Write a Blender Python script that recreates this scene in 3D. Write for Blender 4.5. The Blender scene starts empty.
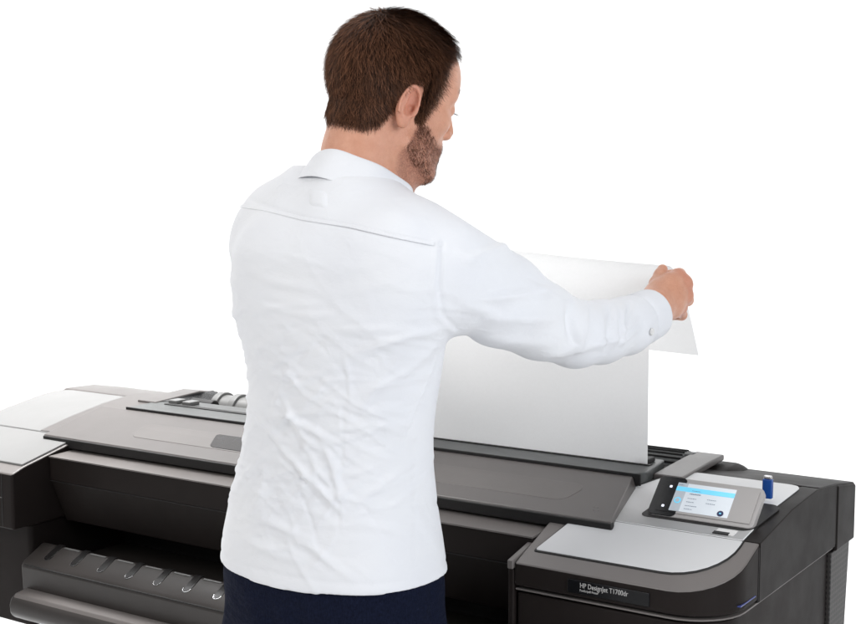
import bpy, bmesh, math, random
import numpy as np
from mathutils import Vector, Matrix

random.seed(7)
rng = np.random.default_rng(11)
scn = bpy.context.scene
COL = scn.collection

# ------------------------------------------------------------------ camera frame (used to measure places in the room)
F, CX, CY, H = 1346.0, 428.0, 312.0, 1.48
RI = np.array([0.83196375, 0.55482999, 0.0])
UP = np.array([-0.05415149, 0.08119978, 0.99522571])
FW = np.array([-0.55218107, 0.82799171, -0.09760014])
CAM = np.array([0, 0, H])


def at(px, py, t):
    """world point seen at a place of the photograph, t metres in front of the lens"""
    return CAM + t * (FW + RI * (px - CX) / F + UP * (CY - py) / F)


def on_z(px, py, z):
    d = FW + RI * (px - CX) / F + UP * (CY - py) / F
    return CAM + d * (z - H) / d[2]


# ------------------------------------------------------------------ materials
def new_mat(name):
    m = bpy.data.materials.new(name)
    m.use_nodes = True
    nt = m.node_tree
    b = nt.nodes['Principled BSDF']
    return m, nt, b


def nz(nt, scale, detail=3.0, rough=0.55, coord='Object', stretch=None):
    tc = nt.nodes.new('ShaderNodeTexCoord')
    n = nt.nodes.new('ShaderNodeTexNoise')
    n.inputs['Scale'].default_value = scale
    n.inputs['Detail'].default_value = detail
    n.inputs['Roughness'].default_value = rough
    if stretch:
        mp = nt.nodes.new('ShaderNodeMapping')
        mp.inputs['Scale'].default_value = stretch
        nt.links.new(tc.outputs[coord], mp.inputs['Vector'])
        nt.links.new(mp.outputs['Vector'], n.inputs['Vector'])
    else:
        nt.links.new(tc.outputs[coord], n.inputs['Vector'])
    return n


def ramp(nt, src, a, b, p0=0.3, p1=0.7):
    r = nt.nodes.new('ShaderNodeValToRGB')
    r.color_ramp.elements[0].color = (*a, 1)
    r.color_ramp.elements[1].color = (*b, 1)
    r.color_ramp.elements[0].position = p0
    r.color_ramp.elements[1].position = p1
    nt.links.new(src, r.inputs['Fac'])
    return r


def bump(nt, b, src, strength, dist=0.001):
    bp = nt.nodes.new('ShaderNodeBump')
    bp.inputs['Strength'].default_value = strength
    bp.inputs['Distance'].default_value = dist
    nt.links.new(src, bp.inputs['Height'])
    nt.links.new(bp.outputs['Normal'], b.inputs['Normal'])
    return bp


def plastic(name, c, rough=0.4, var=0.12, grain=900, gs=0.12, metallic=0.0, spec=0.5):
    m, nt, b = new_mat(name)
    n = nz(nt, 6.0, 5)
    lo = tuple(x * (1 - var) for x in c)
    hi = tuple(x * (1 + var) for x in c)
    r = ramp(nt, n.outputs['Fac'], lo, hi)
    nt.links.new(r.outputs['Color'], b.inputs['Base Color'])
    b.inputs['Roughness'].default_value = rough
    b.inputs['Metallic'].default_value = metallic
    b.inputs['Specular IOR Level'].default_value = spec
    n3 = nz(nt, 14.0, 6)
    mr = nt.nodes.new('ShaderNodeMapRange')
    mr.inputs['To Min'].default_value = rough * 0.76
    mr.inputs['To Max'].default_value = rough * 1.28
    nt.links.new(n3.outputs['Fac'], mr.inputs['Value'])
    nt.links.new(mr.outputs['Result'], b.inputs['Roughness'])
    if gs:
        n2 = nz(nt, grain, 2)
        bump(nt, b, n2.outputs['Fac'], gs, 0.0004)
    return m


M = {}
M['dark'] = plastic('charcoal_plastic', (0.014, 0.0108, 0.0100), 0.5, 0.15, spec=0.12)
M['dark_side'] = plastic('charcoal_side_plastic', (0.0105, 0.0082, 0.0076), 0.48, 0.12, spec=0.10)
M['top'] = plastic('top_lit_plastic', (0.094, 0.084, 0.080), 0.30, 0.06, 1100, 0.06)  # same plastic as the charcoal parts, top light put into its colour
M['strip'] = plastic('top_lit_warm_grey', (0.14, 0.126, 0.12), 0.42, 0.06)  # also the charcoal plastic, lightened in colour as if lit from above
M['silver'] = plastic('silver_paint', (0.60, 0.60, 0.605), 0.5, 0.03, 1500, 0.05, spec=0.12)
M['silver_brightened'] = plastic('silver_paint_brightened', (0.74, 0.74, 0.745), 0.5, 0.03, 1500, 0.05, spec=0.12)  # same silver paint, made lighter to offset the shade on the deck
M['white'] = plastic('pale_silver_paint', (0.215, 0.214, 0.212), 0.6, 0.03, 1500, 0.05, spec=0.06)
M['black'] = plastic('black_matte_plastic', (0.008, 0.007, 0.007), 0.6, 0.1)
M['gloss'] = plastic('black_gloss_plastic', (0.007, 0.007, 0.008), 0.2, 0.1, 900, 0.0, spec=0.3)
M['slot'] = plastic('slot_grey_plastic', (0.060, 0.063, 0.062), 0.36, 0.12)
M['rubber'] = plastic('roller_rubber', (0.15, 0.15, 0.147), 0.34, 0.12)
M['tray'] = plastic('tray_plastic', (0.036, 0.031, 0.029), 0.40, 0.12, spec=0.45)
M['groove'] = plastic('groove_plastic', (0.012, 0.011, 0.011), 0.30, 0.1)
M['metal'] = plastic('bright_metal', (0.7, 0.7, 0.71), 0.25, 0.05, 900, 0.0, 1.0)
M['bezel'] = plastic('screen_bezel_grey', (0.40, 0.38, 0.37), 0.45, 0.04)
M['reflection'] = plastic('reflection_patch', (0.016, 0.013, 0.013), 0.26, 0.06, 900, 0.0, spec=0.25)  # dark tone of a lid reflection, put into the colour
M['inset'] = plastic('inset_grey_plastic', (0.104, 0.093, 0.088), 0.34, 0.05)
M['blue'] = plastic('blue_plastic', (0.012, 0.07, 0.30), 0.25, 0.1, 900, 0.0)
M['blue_pale'] = plastic('pale_blue_print', (0.10, 0.48, 0.75), 0.4, 0.05, 900, 0.0)
M['navy'] = plastic('navy_print', (0.01, 0.02, 0.09), 0.4, 0.05, 900, 0.0)
M['letters'] = plastic('pale_grey_print', (0.46, 0.45, 0.44), 0.5, 0.03, 900, 0.0)
M['print'] = plastic('white_print', (0.75, 0.74, 0.73), 0.5, 0.03, 900, 0.0)
M['led'] = plastic('blue_light_guide', (0.05, 0.07, 0.26), 0.3, 0.05, 900, 0.0)


def screen_mat(name, c, e):
    m, nt, b = new_mat(name)
    n = nz(nt, 60, 2)
    r = ramp(nt, n.outputs['Fac'], tuple(x * .97 for x in c), c)
    nt.links.new(r.outputs['Color'], b.inputs['Base Color'])
    nt.links.new(r.outputs['Color'], b.inputs['Emission Color'])
    b.inputs['Emission Strength'].default_value = e
    b.inputs['Roughness'].default_value = 0.2
    return m


M['lcd'] = screen_mat('lit_screen_white', (0.60, 0.64, 0.68), 0.35)
M['lcd_blue'] = screen_mat('lit_screen_blue', (0.16, 0.58, 0.80), 0.45)
M['lcd_grey'] = screen_mat('lit_screen_grey', (0.42, 0.46, 0.50), 0.3)
M['lcd_ink'] = screen_mat('lit_screen_ink', (0.16, 0.20, 0.27), 0.2)
M['lcd_lamp'] = screen_mat('lit_key_symbol', (0.85, 0.88, 1.0), 0.8)

# perforated grille
m, nt, b = new_mat('perforated_grille')
tc = nt.nodes.new('ShaderNodeTexCoord')
vo = nt.nodes.new('ShaderNodeTexVoronoi')
vo.inputs['Scale'].default_value = 110
vo.inputs['Randomness'].default_value = 0.0
nt.links.new(tc.outputs['Object'], vo.inputs['Vector'])
r = ramp(nt, vo.outputs['Distance'], (0.003, 0.003, 0.003), (0.035, 0.031, 0.029), 0.30, 0.42)
nt.links.new(r.outputs['Color'], b.inputs['Base Color'])
b.inputs['Roughness'].default_value = 0.5
bump(nt, b, r.outputs['Color'], 0.8, 0.004)
M['grille'] = m

# shirt cotton
m, nt, b = new_mat('white_cotton')
n = nz(nt, 8, 4)
r = ramp(nt, n.outputs['Fac'], (0.755, 0.765, 0.80), (0.79, 0.797, 0.82))
nt.links.new(r.outputs['Color'], b.inputs['Base Color'])
b.inputs['Roughness'].default_value = 0.85
b.inputs['Sheen Weight'].default_value = 0.15
b.inputs['Specular IOR Level'].default_value = 0.25
w = nz(nt, 900, 2)
c1 = nz(nt, 30, 5, 0.6, stretch=(1, 1, 1.6))
ad = nt.nodes.new('ShaderNodeMath'); ad.operation = 'MULTIPLY_ADD'
nt.links.new(w.outputs['Fac'], ad.inputs[0]); ad.inputs[1].default_value = 0.12
nt.links.new(c1.outputs['Fac'], ad.inputs[2])
tcw = nt.nodes.new('ShaderNodeTexCoord')
mpw = nt.nodes.new('ShaderNodeMapping'); mpw.inputs['Scale'].default_value = (1, 0.6, 1.25); mpw.inputs['Rotation'].default_value = (0, 0.6, 0)
nt.links.new(tcw.outputs['Object'], mpw.inputs['Vector'])
dn = nz(nt, 9, 3); dmx = nt.nodes.new('ShaderNodeMix'); dmx.data_type = 'VECTOR'; dmx.inputs['Factor'].default_value = 0.09
nt.links.new(mpw.outputs['Vector'], dmx.inputs[4]); nt.links.new(dn.outputs['Color'], dmx.inputs[5])
hsum = ad.outputs[0]
for sc_, wt in ((17, 0.9), (31, 0.55)):
    vw = nt.nodes.new('ShaderNodeTexVoronoi'); vw.feature = 'DISTANCE_TO_EDGE'; vw.inputs['Scale'].default_value = sc_
    nt.links.new(dmx.outputs[1], vw.inputs['Vector'])
    rg = nt.nodes.new('ShaderNodeMapRange'); rg.inputs['From Max'].default_value = 0.16; rg.inputs['To Min'].default_value = 1.0; rg.inputs['To Max'].default_value = 0.0
    rg.interpolation_type = 'SMOOTHSTEP'
    nt.links.new(vw.outputs['Distance'], rg.inputs['Value'])
    pm = nz(nt, 7 + sc_ * .1, 2); pr = ramp(nt, pm.outputs['Fac'], (0, 0, 0), (1, 1, 1), 0.42, 0.62)
    mu = nt.nodes.new('ShaderNodeMath'); mu.operation = 'MULTIPLY'
    nt.links.new(rg.outputs['Result'], mu.inputs[0]); nt.links.new(pr.outputs['Color'], mu.inputs[1])
    ma = nt.nodes.new('ShaderNodeMath'); ma.operation = 'MULTIPLY_ADD'; ma.inputs[1].default_value = wt * 0.35
    nt.links.new(mu.outputs[0], ma.inputs[0]); nt.links.new(hsum, ma.inputs[2])
    hsum = ma.outputs[0]
bump(nt, b, hsum, 0.26, 0.005)
M['cotton'] = m
m2 = m.copy(); m2.name = 'white_cotton_double'; M['cotton2'] = m2

m, nt, b = new_mat('navy_twill')
w = nz(nt, 700, 2, stretch=(1, 1, .3))
r = ramp(nt, w.outputs['Fac'], (0.003, 0.0045, 0.013), (0.007, 0.010, 0.026))
nt.links.new(r.outputs['Color'], b.inputs['Base Color'])
b.inputs['Roughness'].default_value = 0.9
b.inputs['Specular IOR Level'].default_value = 0.1
fw = nz(nt, 16, 4, 0.6, stretch=(1, 1, 2.2))
am_ = nt.nodes.new('ShaderNodeMath'); am_.operation = 'MULTIPLY_ADD'; am_.inputs[1].default_value = 0.06
nt.links.new(w.outputs['Fac'], am_.inputs[0]); nt.links.new(fw.outputs['Fac'], am_.inputs[2])
bump(nt, b, am_.outputs[0], 0.7, 0.012)
M['twill'] = m

m, nt, b = new_mat('plotter_paper')
n = nz(nt, 250, 3)
r = ramp(nt, n.outputs['Fac'], (0.90, 0.90, 0.90), (0.92, 0.92, 0.92))
nt.links.new(r.outputs['Color'], b.inputs['Base Color'])
b.inputs['Roughness'].default_value = 0.7
b.inputs['Specular IOR Level'].default_value = 0.2
tr = nt.nodes.new('ShaderNodeBsdfTranslucent')
nt.links.new(r.outputs['Color'], tr.inputs['Color'])
mx = nt.nodes.new('ShaderNodeMixShader'); mx.inputs[0].default_value = 0.48
nt.links.new(b.outputs[0], mx.inputs[1]); nt.links.new(tr.outputs[0], mx.inputs[2])
nt.links.new(mx.outputs[0], nt.nodes['Material Output'].inputs['Surface'])
M['paper'] = m

# skin: attributes 'tint' -> r beard, g lips/red, b scalp
m, nt, b = new_mat('skin')
at_ = nt.nodes.new('ShaderNodeAttribute'); at_.attribute_name = 'tint'
sp = nt.nodes.new('ShaderNodeSeparateColor'); nt.links.new(at_.outputs['Color'], sp.inputs['Color'])
n1 = nz(nt, 60, 6, 0.65)
base = ramp(nt, n1.outputs['Fac'], (0.58, 0.27, 0.17), (0.68, 0.355, 0.24), 0.3, 0.75)


def mixc(fac, a, bcol):
    x = nt.nodes.new('ShaderNodeMix'); x.data_type = 'RGBA'
    nt.links.new(fac, x.inputs['Factor'])
    nt.links.new(a, x.inputs['A'])
    x.inputs['B'].default_value = (*bcol, 1)
    return x.outputs['Result']


c = mixc(sp.outputs['Green'], base.outputs['Color'], (0.52, 0.17, 0.12))
nb = nz(nt, 420, 2)
mm = nt.nodes.new('ShaderNodeMath'); mm.operation = 'MULTIPLY'
rb = ramp(nt, nb.outputs['Fac'], (0.35, 0.35, 0.35), (1, 1, 1), 0.35, 0.65)
nt.links.new(rb.outputs['Color'], mm.inputs[0]); nt.links.new(sp.outputs['Red'], mm.inputs[1])
c = mixc(mm.outputs[0], c, (0.29, 0.115, 0.075))
c = mixc(sp.outputs['Blue'], c, (0.03, 0.017, 0.012))
nt.links.new(c, b.inputs['Base Color'])
b.inputs['Roughness'].default_value = 0.42
b.inputs['Subsurface Weight'].default_value = 0.12
b.inputs['Subsurface Radius'].default_value = (0.012, 0.004, 0.002)
b.inputs['Subsurface Scale'].default_value = 0.5
n2 = nz(nt, 330, 5, 0.7)
bump(nt, b, n2.outputs['Fac'], 0.5, 0.002)
M['skin'] = m


def hair_mat(name, lo, hi):
    m, nt, b = new_mat(name)
    a = nt.nodes.new('ShaderNodeAttribute'); a.attribute_name = 'tint'
    s = nt.nodes.new('ShaderNodeSeparateColor'); nt.links.new(a.outputs['Color'], s.inputs['Color'])
    r = ramp(nt, s.outputs['Red'], lo, hi, 0.0, 1.0)
    nt.links.new(r.outputs['Color'], b.inputs['Base Color'])
    b.inputs['Roughness'].default_value = 0.5
    b.inputs['Specular IOR Level'].default_value = 0.10
    return m


M['hair'] = hair_mat('brown_hair', (0.010, 0.0048, 0.0032), (0.25, 0.108, 0.057))
M['beard'] = hair_mat('stubble_hair', (0.07, 0.030, 0.019), (0.28, 0.125, 0.08))

m, nt, b = new_mat('eye_white')
n = nz(nt, 200, 2)
r = ramp(nt, n.outputs['Fac'], (0.65, 0.62, 0.6), (0.72, 0.70, 0.68))
nt.links.new(r.outputs['Color'], b.inputs['Base Color']); b.inputs['Roughness'].default_value = 0.15
M['eye'] = m

m, nt, b = new_mat('seamless_white')
n = nz(nt, 3, 3)
r = ramp(nt, n.outputs['Fac'], (0.93, 0.93, 0.93), (0.95, 0.95, 0.95))
nt.links.new(r.outputs['Color'], b.inputs['Base Color']); b.inputs['Roughness'].default_value = 0.9
b.inputs['Specular IOR Level'].default_value = 0.1
M['sweep'] = m


# ------------------------------------------------------------------ object helpers
def wloc(o):
    v = np.zeros(3)
    while o is not None:
        v = v + np.array(o.location); o = o.parent
    return v


def empty(name, loc, label, cat, group=None):
    o = bpy.data.objects.new(name, None)
    o.empty_display_size = 0.1
    o.location = loc
    o['label'] = label; o['category'] = cat
    if group: o['group'] = group
    COL.objects.link(o)
    return o


def link(name, me, mat, parent=None, label=None, smooth=True):
    """vertices arrive in world coordinates; the child keeps them relative to its parent"""
    o = bpy.data.objects.new(name, me)
    if mat is not None and not me.materials:
        me.materials.append(mat)
    COL.objects.link(o)
    if parent is not None:
        w = wloc(parent)
        me.transform(Matrix.Translation(-Vector(w)))
        o.parent = parent
    if label: o['label'] = label
    if smooth:
        me.polygons.foreach_set('use_smooth', [True] * len(me.polygons))
    return o


def from_bm(name, bm, mat, parent=None, bev=0.0, seg=3, ang=30, label=None):
    bmesh.ops.recalc_face_normals(bm, faces=bm.faces)
    me = bpy.data.meshes.new(name)
    bm.to_mesh(me); bm.free()
    o = link(name, me, mat, parent, label)
    if bev:
        md = o.modifiers.new('bevel', 'BEVEL')
        md.width = bev; md.segments = seg; md.limit_method = 'ANGLE'; md.angle_limit = math.radians(ang)
        md.harden_normals = True
    else:
        try:
            me.set_sharp_from_angle(angle=math.radians(35))
        except Exception:
            pass
    return o


def box_bm(x0, x1, y0, y1, z0, z1, bm=None):
    bm = bm or bmesh.new()
    v = [bm.verts.new(p) for p in ((x0, y0, z0), (x1, y0, z0), (x1, y1, z0), (x0, y1, z0), (x0, y0, z1), (x1, y0, z1), (x1, y1, z1), (x0, y1, z1))]
    for f in ((3, 2, 1, 0), (4, 5, 6, 7), (0, 1, 5, 4), (1, 2, 6, 5), (2, 3, 7, 6), (3, 0, 4, 7)):
        bm.faces.new([v[i] for i in f])
    return bm


def box(name, x0, x1, y0, y1, z0, z1, mat, parent, bev=0.003, label=None):
    return from_bm(name, box_bm(x0, x1, y0, y1, z0, z1), mat, parent, bev, label=label)


def prism_x(prof, x0, x1, bm=None):
    """profile of (Y, Z) points run along X"""
    bm = bm or bmesh.new()
    a = [bm.verts.new((x0, y, z)) for y, z in prof]
    b = [bm.verts.new((x1, y, z)) for y, z in prof]
    n = len(prof)
    bm.faces.new(a); bm.faces.new(b[::-1])
    for i in range(n):
        bm.faces.new((a[i], b[i], b[(i + 1) % n], a[(i + 1) % n]))
    return bm


def plan_bm(plan, z0, z1, bm=None):
    bm = bm or bmesh.new()
    a = [bm.verts.new((x, y, z0)) for x, y in plan]
    b = [bm.verts.new((x, y, z1)) for x, y in plan]
    n = len(plan)
    bm.faces.new(a[::-1]); bm.faces.new(b)
    for i in range(n):
        bm.faces.new((a[i], a[(i + 1) % n], b[(i + 1) % n], b[i]))
    return bm


def clip(bm, p, nrm):
    """keep what lies on the inner side of the plane (normal points outwards)"""
    g = bm.verts[:] + bm.edges[:] + bm.faces[:]
    res = bmesh.ops.bisect_plane(bm, geom=g, plane_co=p, plane_no=nrm, clear_outer=True, dist=1e-6)
    ed = [e for e in res['geom_cut'] if isinstance(e, bmesh.types.BMEdge)]
    if ed:
        bmesh.ops.contextual_create(bm, geom=ed)


def clip_profile(bm, prof, dz=0.0, flip=False):
    """cut a prism from above (or below) by a line of (Y, Z) points"""
    for (y0, z0), (y1, z1) in zip(prof[:-1], prof[1:]):
        s = -1 if flip else 1
        clip(bm, (0, y0, z0 + dz), (0, -(z1 - z0) * s, (y1 - y0) * s))


def round_plan(pts, rad, seg=8):
    """round chosen corners of a plan: pts (x, y), rad per point"""
    out = []
    n = len(pts)
    for i, (p, r) in enumerate(zip(pts, rad)):
        p = Vector(p)
        if r <= 0:
            out.append(tuple(p)); continue
        a = Vector(pts[i - 1]) - p; b = Vector(pts[(i + 1) % n]) - p
        a.normalize(); b.normalize()
        h = math.acos(max(-1, min(1, a.dot(b)))) / 2
        d = r / math.tan(h)
        c = p + (a + b).normalized() * (r / math.sin(h))
        s = p + a * d - c; e = p + b * d - c
        a0 = math.atan2(s.y, s.x); a1 = math.atan2(e.y, e.x)
        da = (a1 - a0 + math.pi) % (2 * math.pi) - math.pi
        for k in range(seg + 1):
            t = a0 + da * k / seg
            out.append((c.x + r * math.cos(t), c.y + r * math.sin(t)))
    return out


def tube_x(x0, x1, cy, cz, r, seg=40, bm=None):
    bm = bm or bmesh.new()
    prof = [(cy + r * math.cos(2 * math.pi * k / seg), cz + r * math.sin(2 * math.pi * k / seg)) for k in range(seg)]
    return prism_x(prof, x0, x1, bm)


def zprof(prof, y):
    return float(np.interp(y, [p[0] for p in prof], [p[1] for p in prof]))


# ------------------------------------------------------------------ signed-distance modelling
def surface(fn, lo, hi, h):
    lo = np.array(lo); hi = np.array(hi)
    n = np.ceil((hi - lo) / h).astype(int) + 1
    ax = [lo[i] + np.arange(n[i]) * h for i in range(3)]
    P = np.stack(np.meshgrid(*ax, indexing='ij'), -1).astype(np.float32)
    st = 4
    ci = [np.minimum(np.arange(0, n[i] + st - 1, st), n[i] - 1) for i in range(3)]
    Pc = P[np.ix_(*ci)]
    fc = fn(Pc.reshape(-1, 3)).reshape(Pc.shape[:3])
    nb = [np.minimum((np.arange(n[i]) + st // 2) // st, len(ci[i]) - 1) for i in range(3)]
    f = fc[np.ix_(*nb)]
    band = np.abs(f) < h * st * 2.2
    f[band] = fn(P[band])
    f = np.where(np.abs(f) < 1e-9, 1e-9, f)
    ins = f < 0
    nc = n - 1
    cnt = np.zeros(nc, np.int8)
    for i in (0, 1):
        for j in (0, 1):
            for k in (0, 1):
                cnt += ins[i:i + nc[0], j:j + nc[1], k:k + nc[2]]
    act = (cnt > 0) & (cnt < 8)
    idx = -np.ones(nc, np.int64)
    I = np.argwhere(act)
    idx[act] = np.arange(len(I))
    acc = np.zeros((len(I), 3)); w = np.zeros(len(I))
    for a in range(3):
        o = [x for x in range(3) if x != a]
        for u in (0, 1):
            for v in (0, 1):
                s = np.zeros(3, int); s[o[0]] = u; s[o[1]] = v
                e = s.copy(); e[a] = 1
                A = I + s; B = I + e
                fa = f[A[:, 0], A[:, 1], A[:, 2]]; fb = f[B[:, 0], B[:, 1], B[:, 2]]
                m = (fa < 0) != (fb < 0)
                t = np.where(m, fa / np.where(m, fa - fb, 1), 0)
                p = s + np.outer(t, (e - s))
                acc[m] += p[m]; w[m] += 1
    V = (I + acc / w[:, None]) * h + lo
    quads = []
    for a in range(3):
        o = [(a + 1) % 3, (a + 2) % 3]
        sl0 = [slice(None)] * 3; sl1 = [slice(None)] * 3
        sl0[a] = slice(0, n[a] - 1); sl1[a] = slice(1, n[a])
        m = ins[tuple(sl0)] != ins[tuple(sl1)]
        E_ = np.argwhere(m)
        E_ = E_[(E_[:, o[0]] > 0) & (E_[:, o[1]] > 0) & (E_[:, o[0]] < n[o[0]] - 1) & (E_[:, o[1]] < n[o[1]] - 1)]
        d0 = np.zeros(3, int); d0[o[0]] = 1
        d1 = np.zeros(3, int); d1[o[1]] = 1
        q = np.stack([idx[tuple((E_ - s).T)] for s in (d0 + d1, d1, 0 * d0, d0)], 1)
        fl = ins[tuple(E_.T)]
        q[~fl] = q[~fl][:, ::-1]
        quads.append(q)
    Q = np.concatenate(quads)
    Q = Q[(Q >= 0).all(1)]
    return V, Q


def mesh_vq(name, V, Q):
    me = bpy.data.meshes.new(name)
    me.vertices.add(len(V)); me.vertices.foreach_set('co', np.asarray(V, np.float32).ravel())
    k = Q.shape[1]
    me.loops.add(len(Q) * k); me.loops.foreach_set('vertex_index', Q.ravel().astype(np.int32))
    me.polygons.add(len(Q))
    me.polygons.foreach_set('loop_start', np.arange(0, len(Q) * k, k, dtype=np.int32))
    me.polygons.foreach_set('loop_total', np.full(len(Q), k, np.int32))
    me.update(calc_edges=True); me.validate()
    return me


def vnormals(V, Q):
    N = np.zeros_like(V)
    a = V[Q[:, 2]] - V[Q[:, 0]]; b = V[Q[:, 3]] - V[Q[:, 1]]
    fn = np.cross(a, b)
    for k in range(4): np.add.at(N, Q[:, k], fn)
    return N / (np.linalg.norm(N, axis=1)[:, None] + 1e-12)


def relax(V, Q, it=1, lam=0.5):
    for _ in range(it):
        S = np.zeros_like(V); c = np.zeros(len(V))
        for a, b in ((0, 1), (1, 2), (2, 3), (3, 0)):
            np.add.at(S, Q[:, a], V[Q[:, b]]); np.add.at(S, Q[:, b], V[Q[:, a]])
            np.add.at(c, Q[:, a], 1); np.add.at(c, Q[:, b], 1)
        V = V + lam * (S / np.maximum(c, 1)[:, None] - V)
    return V


def color_attr(me, name, C):
    ca = me.color_attributes.new(name, 'FLOAT_COLOR', 'POINT')
    d = np.ones((len(C), 4), np.float32); d[:, :C.shape[1]] = C
    ca.data.foreach_set('color', d.ravel())


def smin(a, b, k):
    h = np.clip(0.5 + 0.5 * (b - a) / k, 0, 1)
    return b + (a - b) * h - k * h * (1 - h)


def smax(a, b, k): return -smin(-a, -b, k)


def ell(P, c, r, R=None):
    q = P - np.array(c)
    if R is not None: q = q @ R
    r = np.array(r)
    k0 = np.linalg.norm(q / r, axis=1); k1 = np.linalg.norm(q / r ** 2, axis=1)
    return k0 * (k0 - 1) / (k1 + 1e-9)


def cone(P, a, b, ra, rb):
    a = np.array(a, float); b = np.array(b, float)
    ab = b - a
    t = np.clip((P - a) @ ab / (ab @ ab + 1e-12), 0, 1)
    return np.linalg.norm(P - a - t[:, None] * ab, axis=1) - (ra + (rb - ra) * t)


def chain(P, pts, k=0.01):
    d = None
    for (a, ra), (b, rb) in zip(pts[:-1], pts[1:]):
        e = cone(P, a, b, ra, rb)
        d = e if d is None else smin(d, e, k)
    return d


# ================================================================== SETTING: white studio sweep
def build_backdrop():
    prof = [(-0.6, 0.0), (3.6, 0.0)]
    for k in range(1, 13):
        a = math.pi / 2 * k / 12
        prof.append((3.6 + 1.2 * math.sin(a), 1.2 - 1.2 * math.cos(a)))
    prof.append((4.8, 5.0))
    bm = bmesh.new()
    rows = []
    for u in np.linspace(-13.0, 11.0, 25):
        rows.append([bm.verts.new((u * 0.832 - v * 0.555, u * 0.555 + v * 0.832, z)) for v, z in prof])
    for a, b in zip(rows[:-1], rows[1:]):
        for i in range(len(prof) - 1):
            bm.faces.new((a[i], b[i], b[i + 1], a[i + 1]))
    me = bpy.data.meshes.new('backdrop')
    bm.to_mesh(me); bm.free()
    o = link('backdrop', me, M['sweep'])
    o['kind'] = 'structure'
    o['label'] = 'seamless white studio backdrop and floor'
    return o


build_backdrop()

# ================================================================== PRINTER
PX0, PX1 = -2.41, -0.655           # left and right ends
BL, BR = -2.08, -0.985            # inner faces of the two end housings
YF, YB = 1.71, 2.31
printer = empty('printer', (-1.54, 2.03, 0),
                'charcoal and silver wide-format printer with tilted touchscreen, the man stands at its front', 'printer')
P_ = printer
PROF_R = [(1.60, 0.866), (1.71, 0.910), (1.74, 0.9215), (1.842, 0.9585), (1.98, 0.980), (2.10, 0.9875), (2.20, 0.9765), (2.40, 0.945)]
YL = 1.675                         # front of the left housing
PROF_L = [(1.60, 0.893), (1.675, 0.9195), (1.705, 0.930), (1.845, 0.962), (1.93, 0.980), (2.02, 0.995), (2.10, 1.003), (2.18, 1.000), (2.27, 0.983), (2.40, 0.945)]
PROF_C = [(1.80, 0.958), (1.82, 0.9635), (1.90, 0.983), (1.978, 1.0), (2.06, 1.004)]


def housing(name, pts, rad, z0, prof, mat, dz=0.0, bev=0.004, label=None):
    bm = plan_bm(round_plan(pts, rad), z0, 1.4)
    clip_profile(bm, prof, dz)
    return from_bm(name, bm, mat, P_, bev, 3, 28, label)


# chassis in the middle, hollowed for the output opening
box('chassis', BL - 0.02, BR + 0.02, 1.86, 2.30, 0.80, 0.94, M['black'], P_)
box('chassis_base', BL - 0.02, BR + 0.02, 1.74, 2.30, 0.60, 0.70, M['black'], P_)
box('output_bay', BL - 0.01, BR + 0.01, 1.97, 2.02, 0.68, 0.83, M['black'], P_)

# front panel with its upper strip, lightened as if lit from above
fp = [(1.767, 0.934), (1.767, 0.889), (1.769, 0.886), (1.805, 0.800), (1.87, 0.795), (1.87, 0.934)]
front = from_bm('front_panel', prism_x(fp, BL + 0.001, BR - 0.001), M['dark'], P_, 0.002)
st = [(1.7655, 0.934), (1.7655, 0.9365), (1.90, 0.9425), (1.90, 0.934)]
from_bm('top_strip', prism_x(st, BL + 0.001, BR - 0.001), M['strip'], front, 0.0)
box('panel_groove', BL + 0.002, BR - 0.002, 1.7660, 1.78, 0.8868, 0.8880, M['black'], front, 0)

# top cover
CL, CR = -2.2, -0.862
cov = [(1.832, 0.9445), (1.820, 0.9475), (1.817, 0.955), (1.820, 0.9635), (1.90, 0.983), (1.978, 1.0), (1.978, 0.955)]


def cover_bm():
    bm = prism_x(cov, -2.157, CR)
    clip(bm, (-0.880, 1.830, 0.958), Vector((1.0, 0.16, 0.35)).normalized())
    return bm


cover = from_bm('top_cover', cover_bm(), M['top'], P_, 0.0022)
lip = [(1.832, 0.9405), (1.8165, 0.9435), (1.8155, 0.9615), (1.83, 0.962)]


def lip_bm():
    bm = prism_x(lip, -2.155, CR)
    clip(bm, (-0.879, 1.830, 0.952), Vector((1.0, 0.16, -1.1)).normalized())
    clip(bm, (-0.879, 1.830, 0.957), Vector((1.0, 0.16, 0.35)).normalized())
    return bm


from_bm('cover_lip', lip_bm(), M['black'], cover, 0.002)


def on_cover(x, y, dz): return (x, y, zprof(PROF_C, y) + dz)


def cover_patch(name, pts, rad, mat, dz, parent):
    bm = plan_bm(round_plan(pts, rad), 0.9, 1.2)
    clip_profile(bm, PROF_C, dz)
    return from_bm(name, bm, mat, parent, 0.0012)


inset = cover_patch('cover_inset', [(-1.95, 1.862), (-0.985, 1.862), (-0.968, 1.925), (-1.97, 1.925)], [0.02, 0.025, 0.02, 0.02], M['inset'], 0.0007, cover)
cover_patch('reflection_patch', [(-1.745, 1.866), (-1.35, 1.866), (-1.35, 1.921), (-1.775, 1.921)], [0.022, 0, 0, 0.006], M['reflection'], 0.0014, inset)  # dark panel standing in for a reflection on the glossy cover

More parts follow.
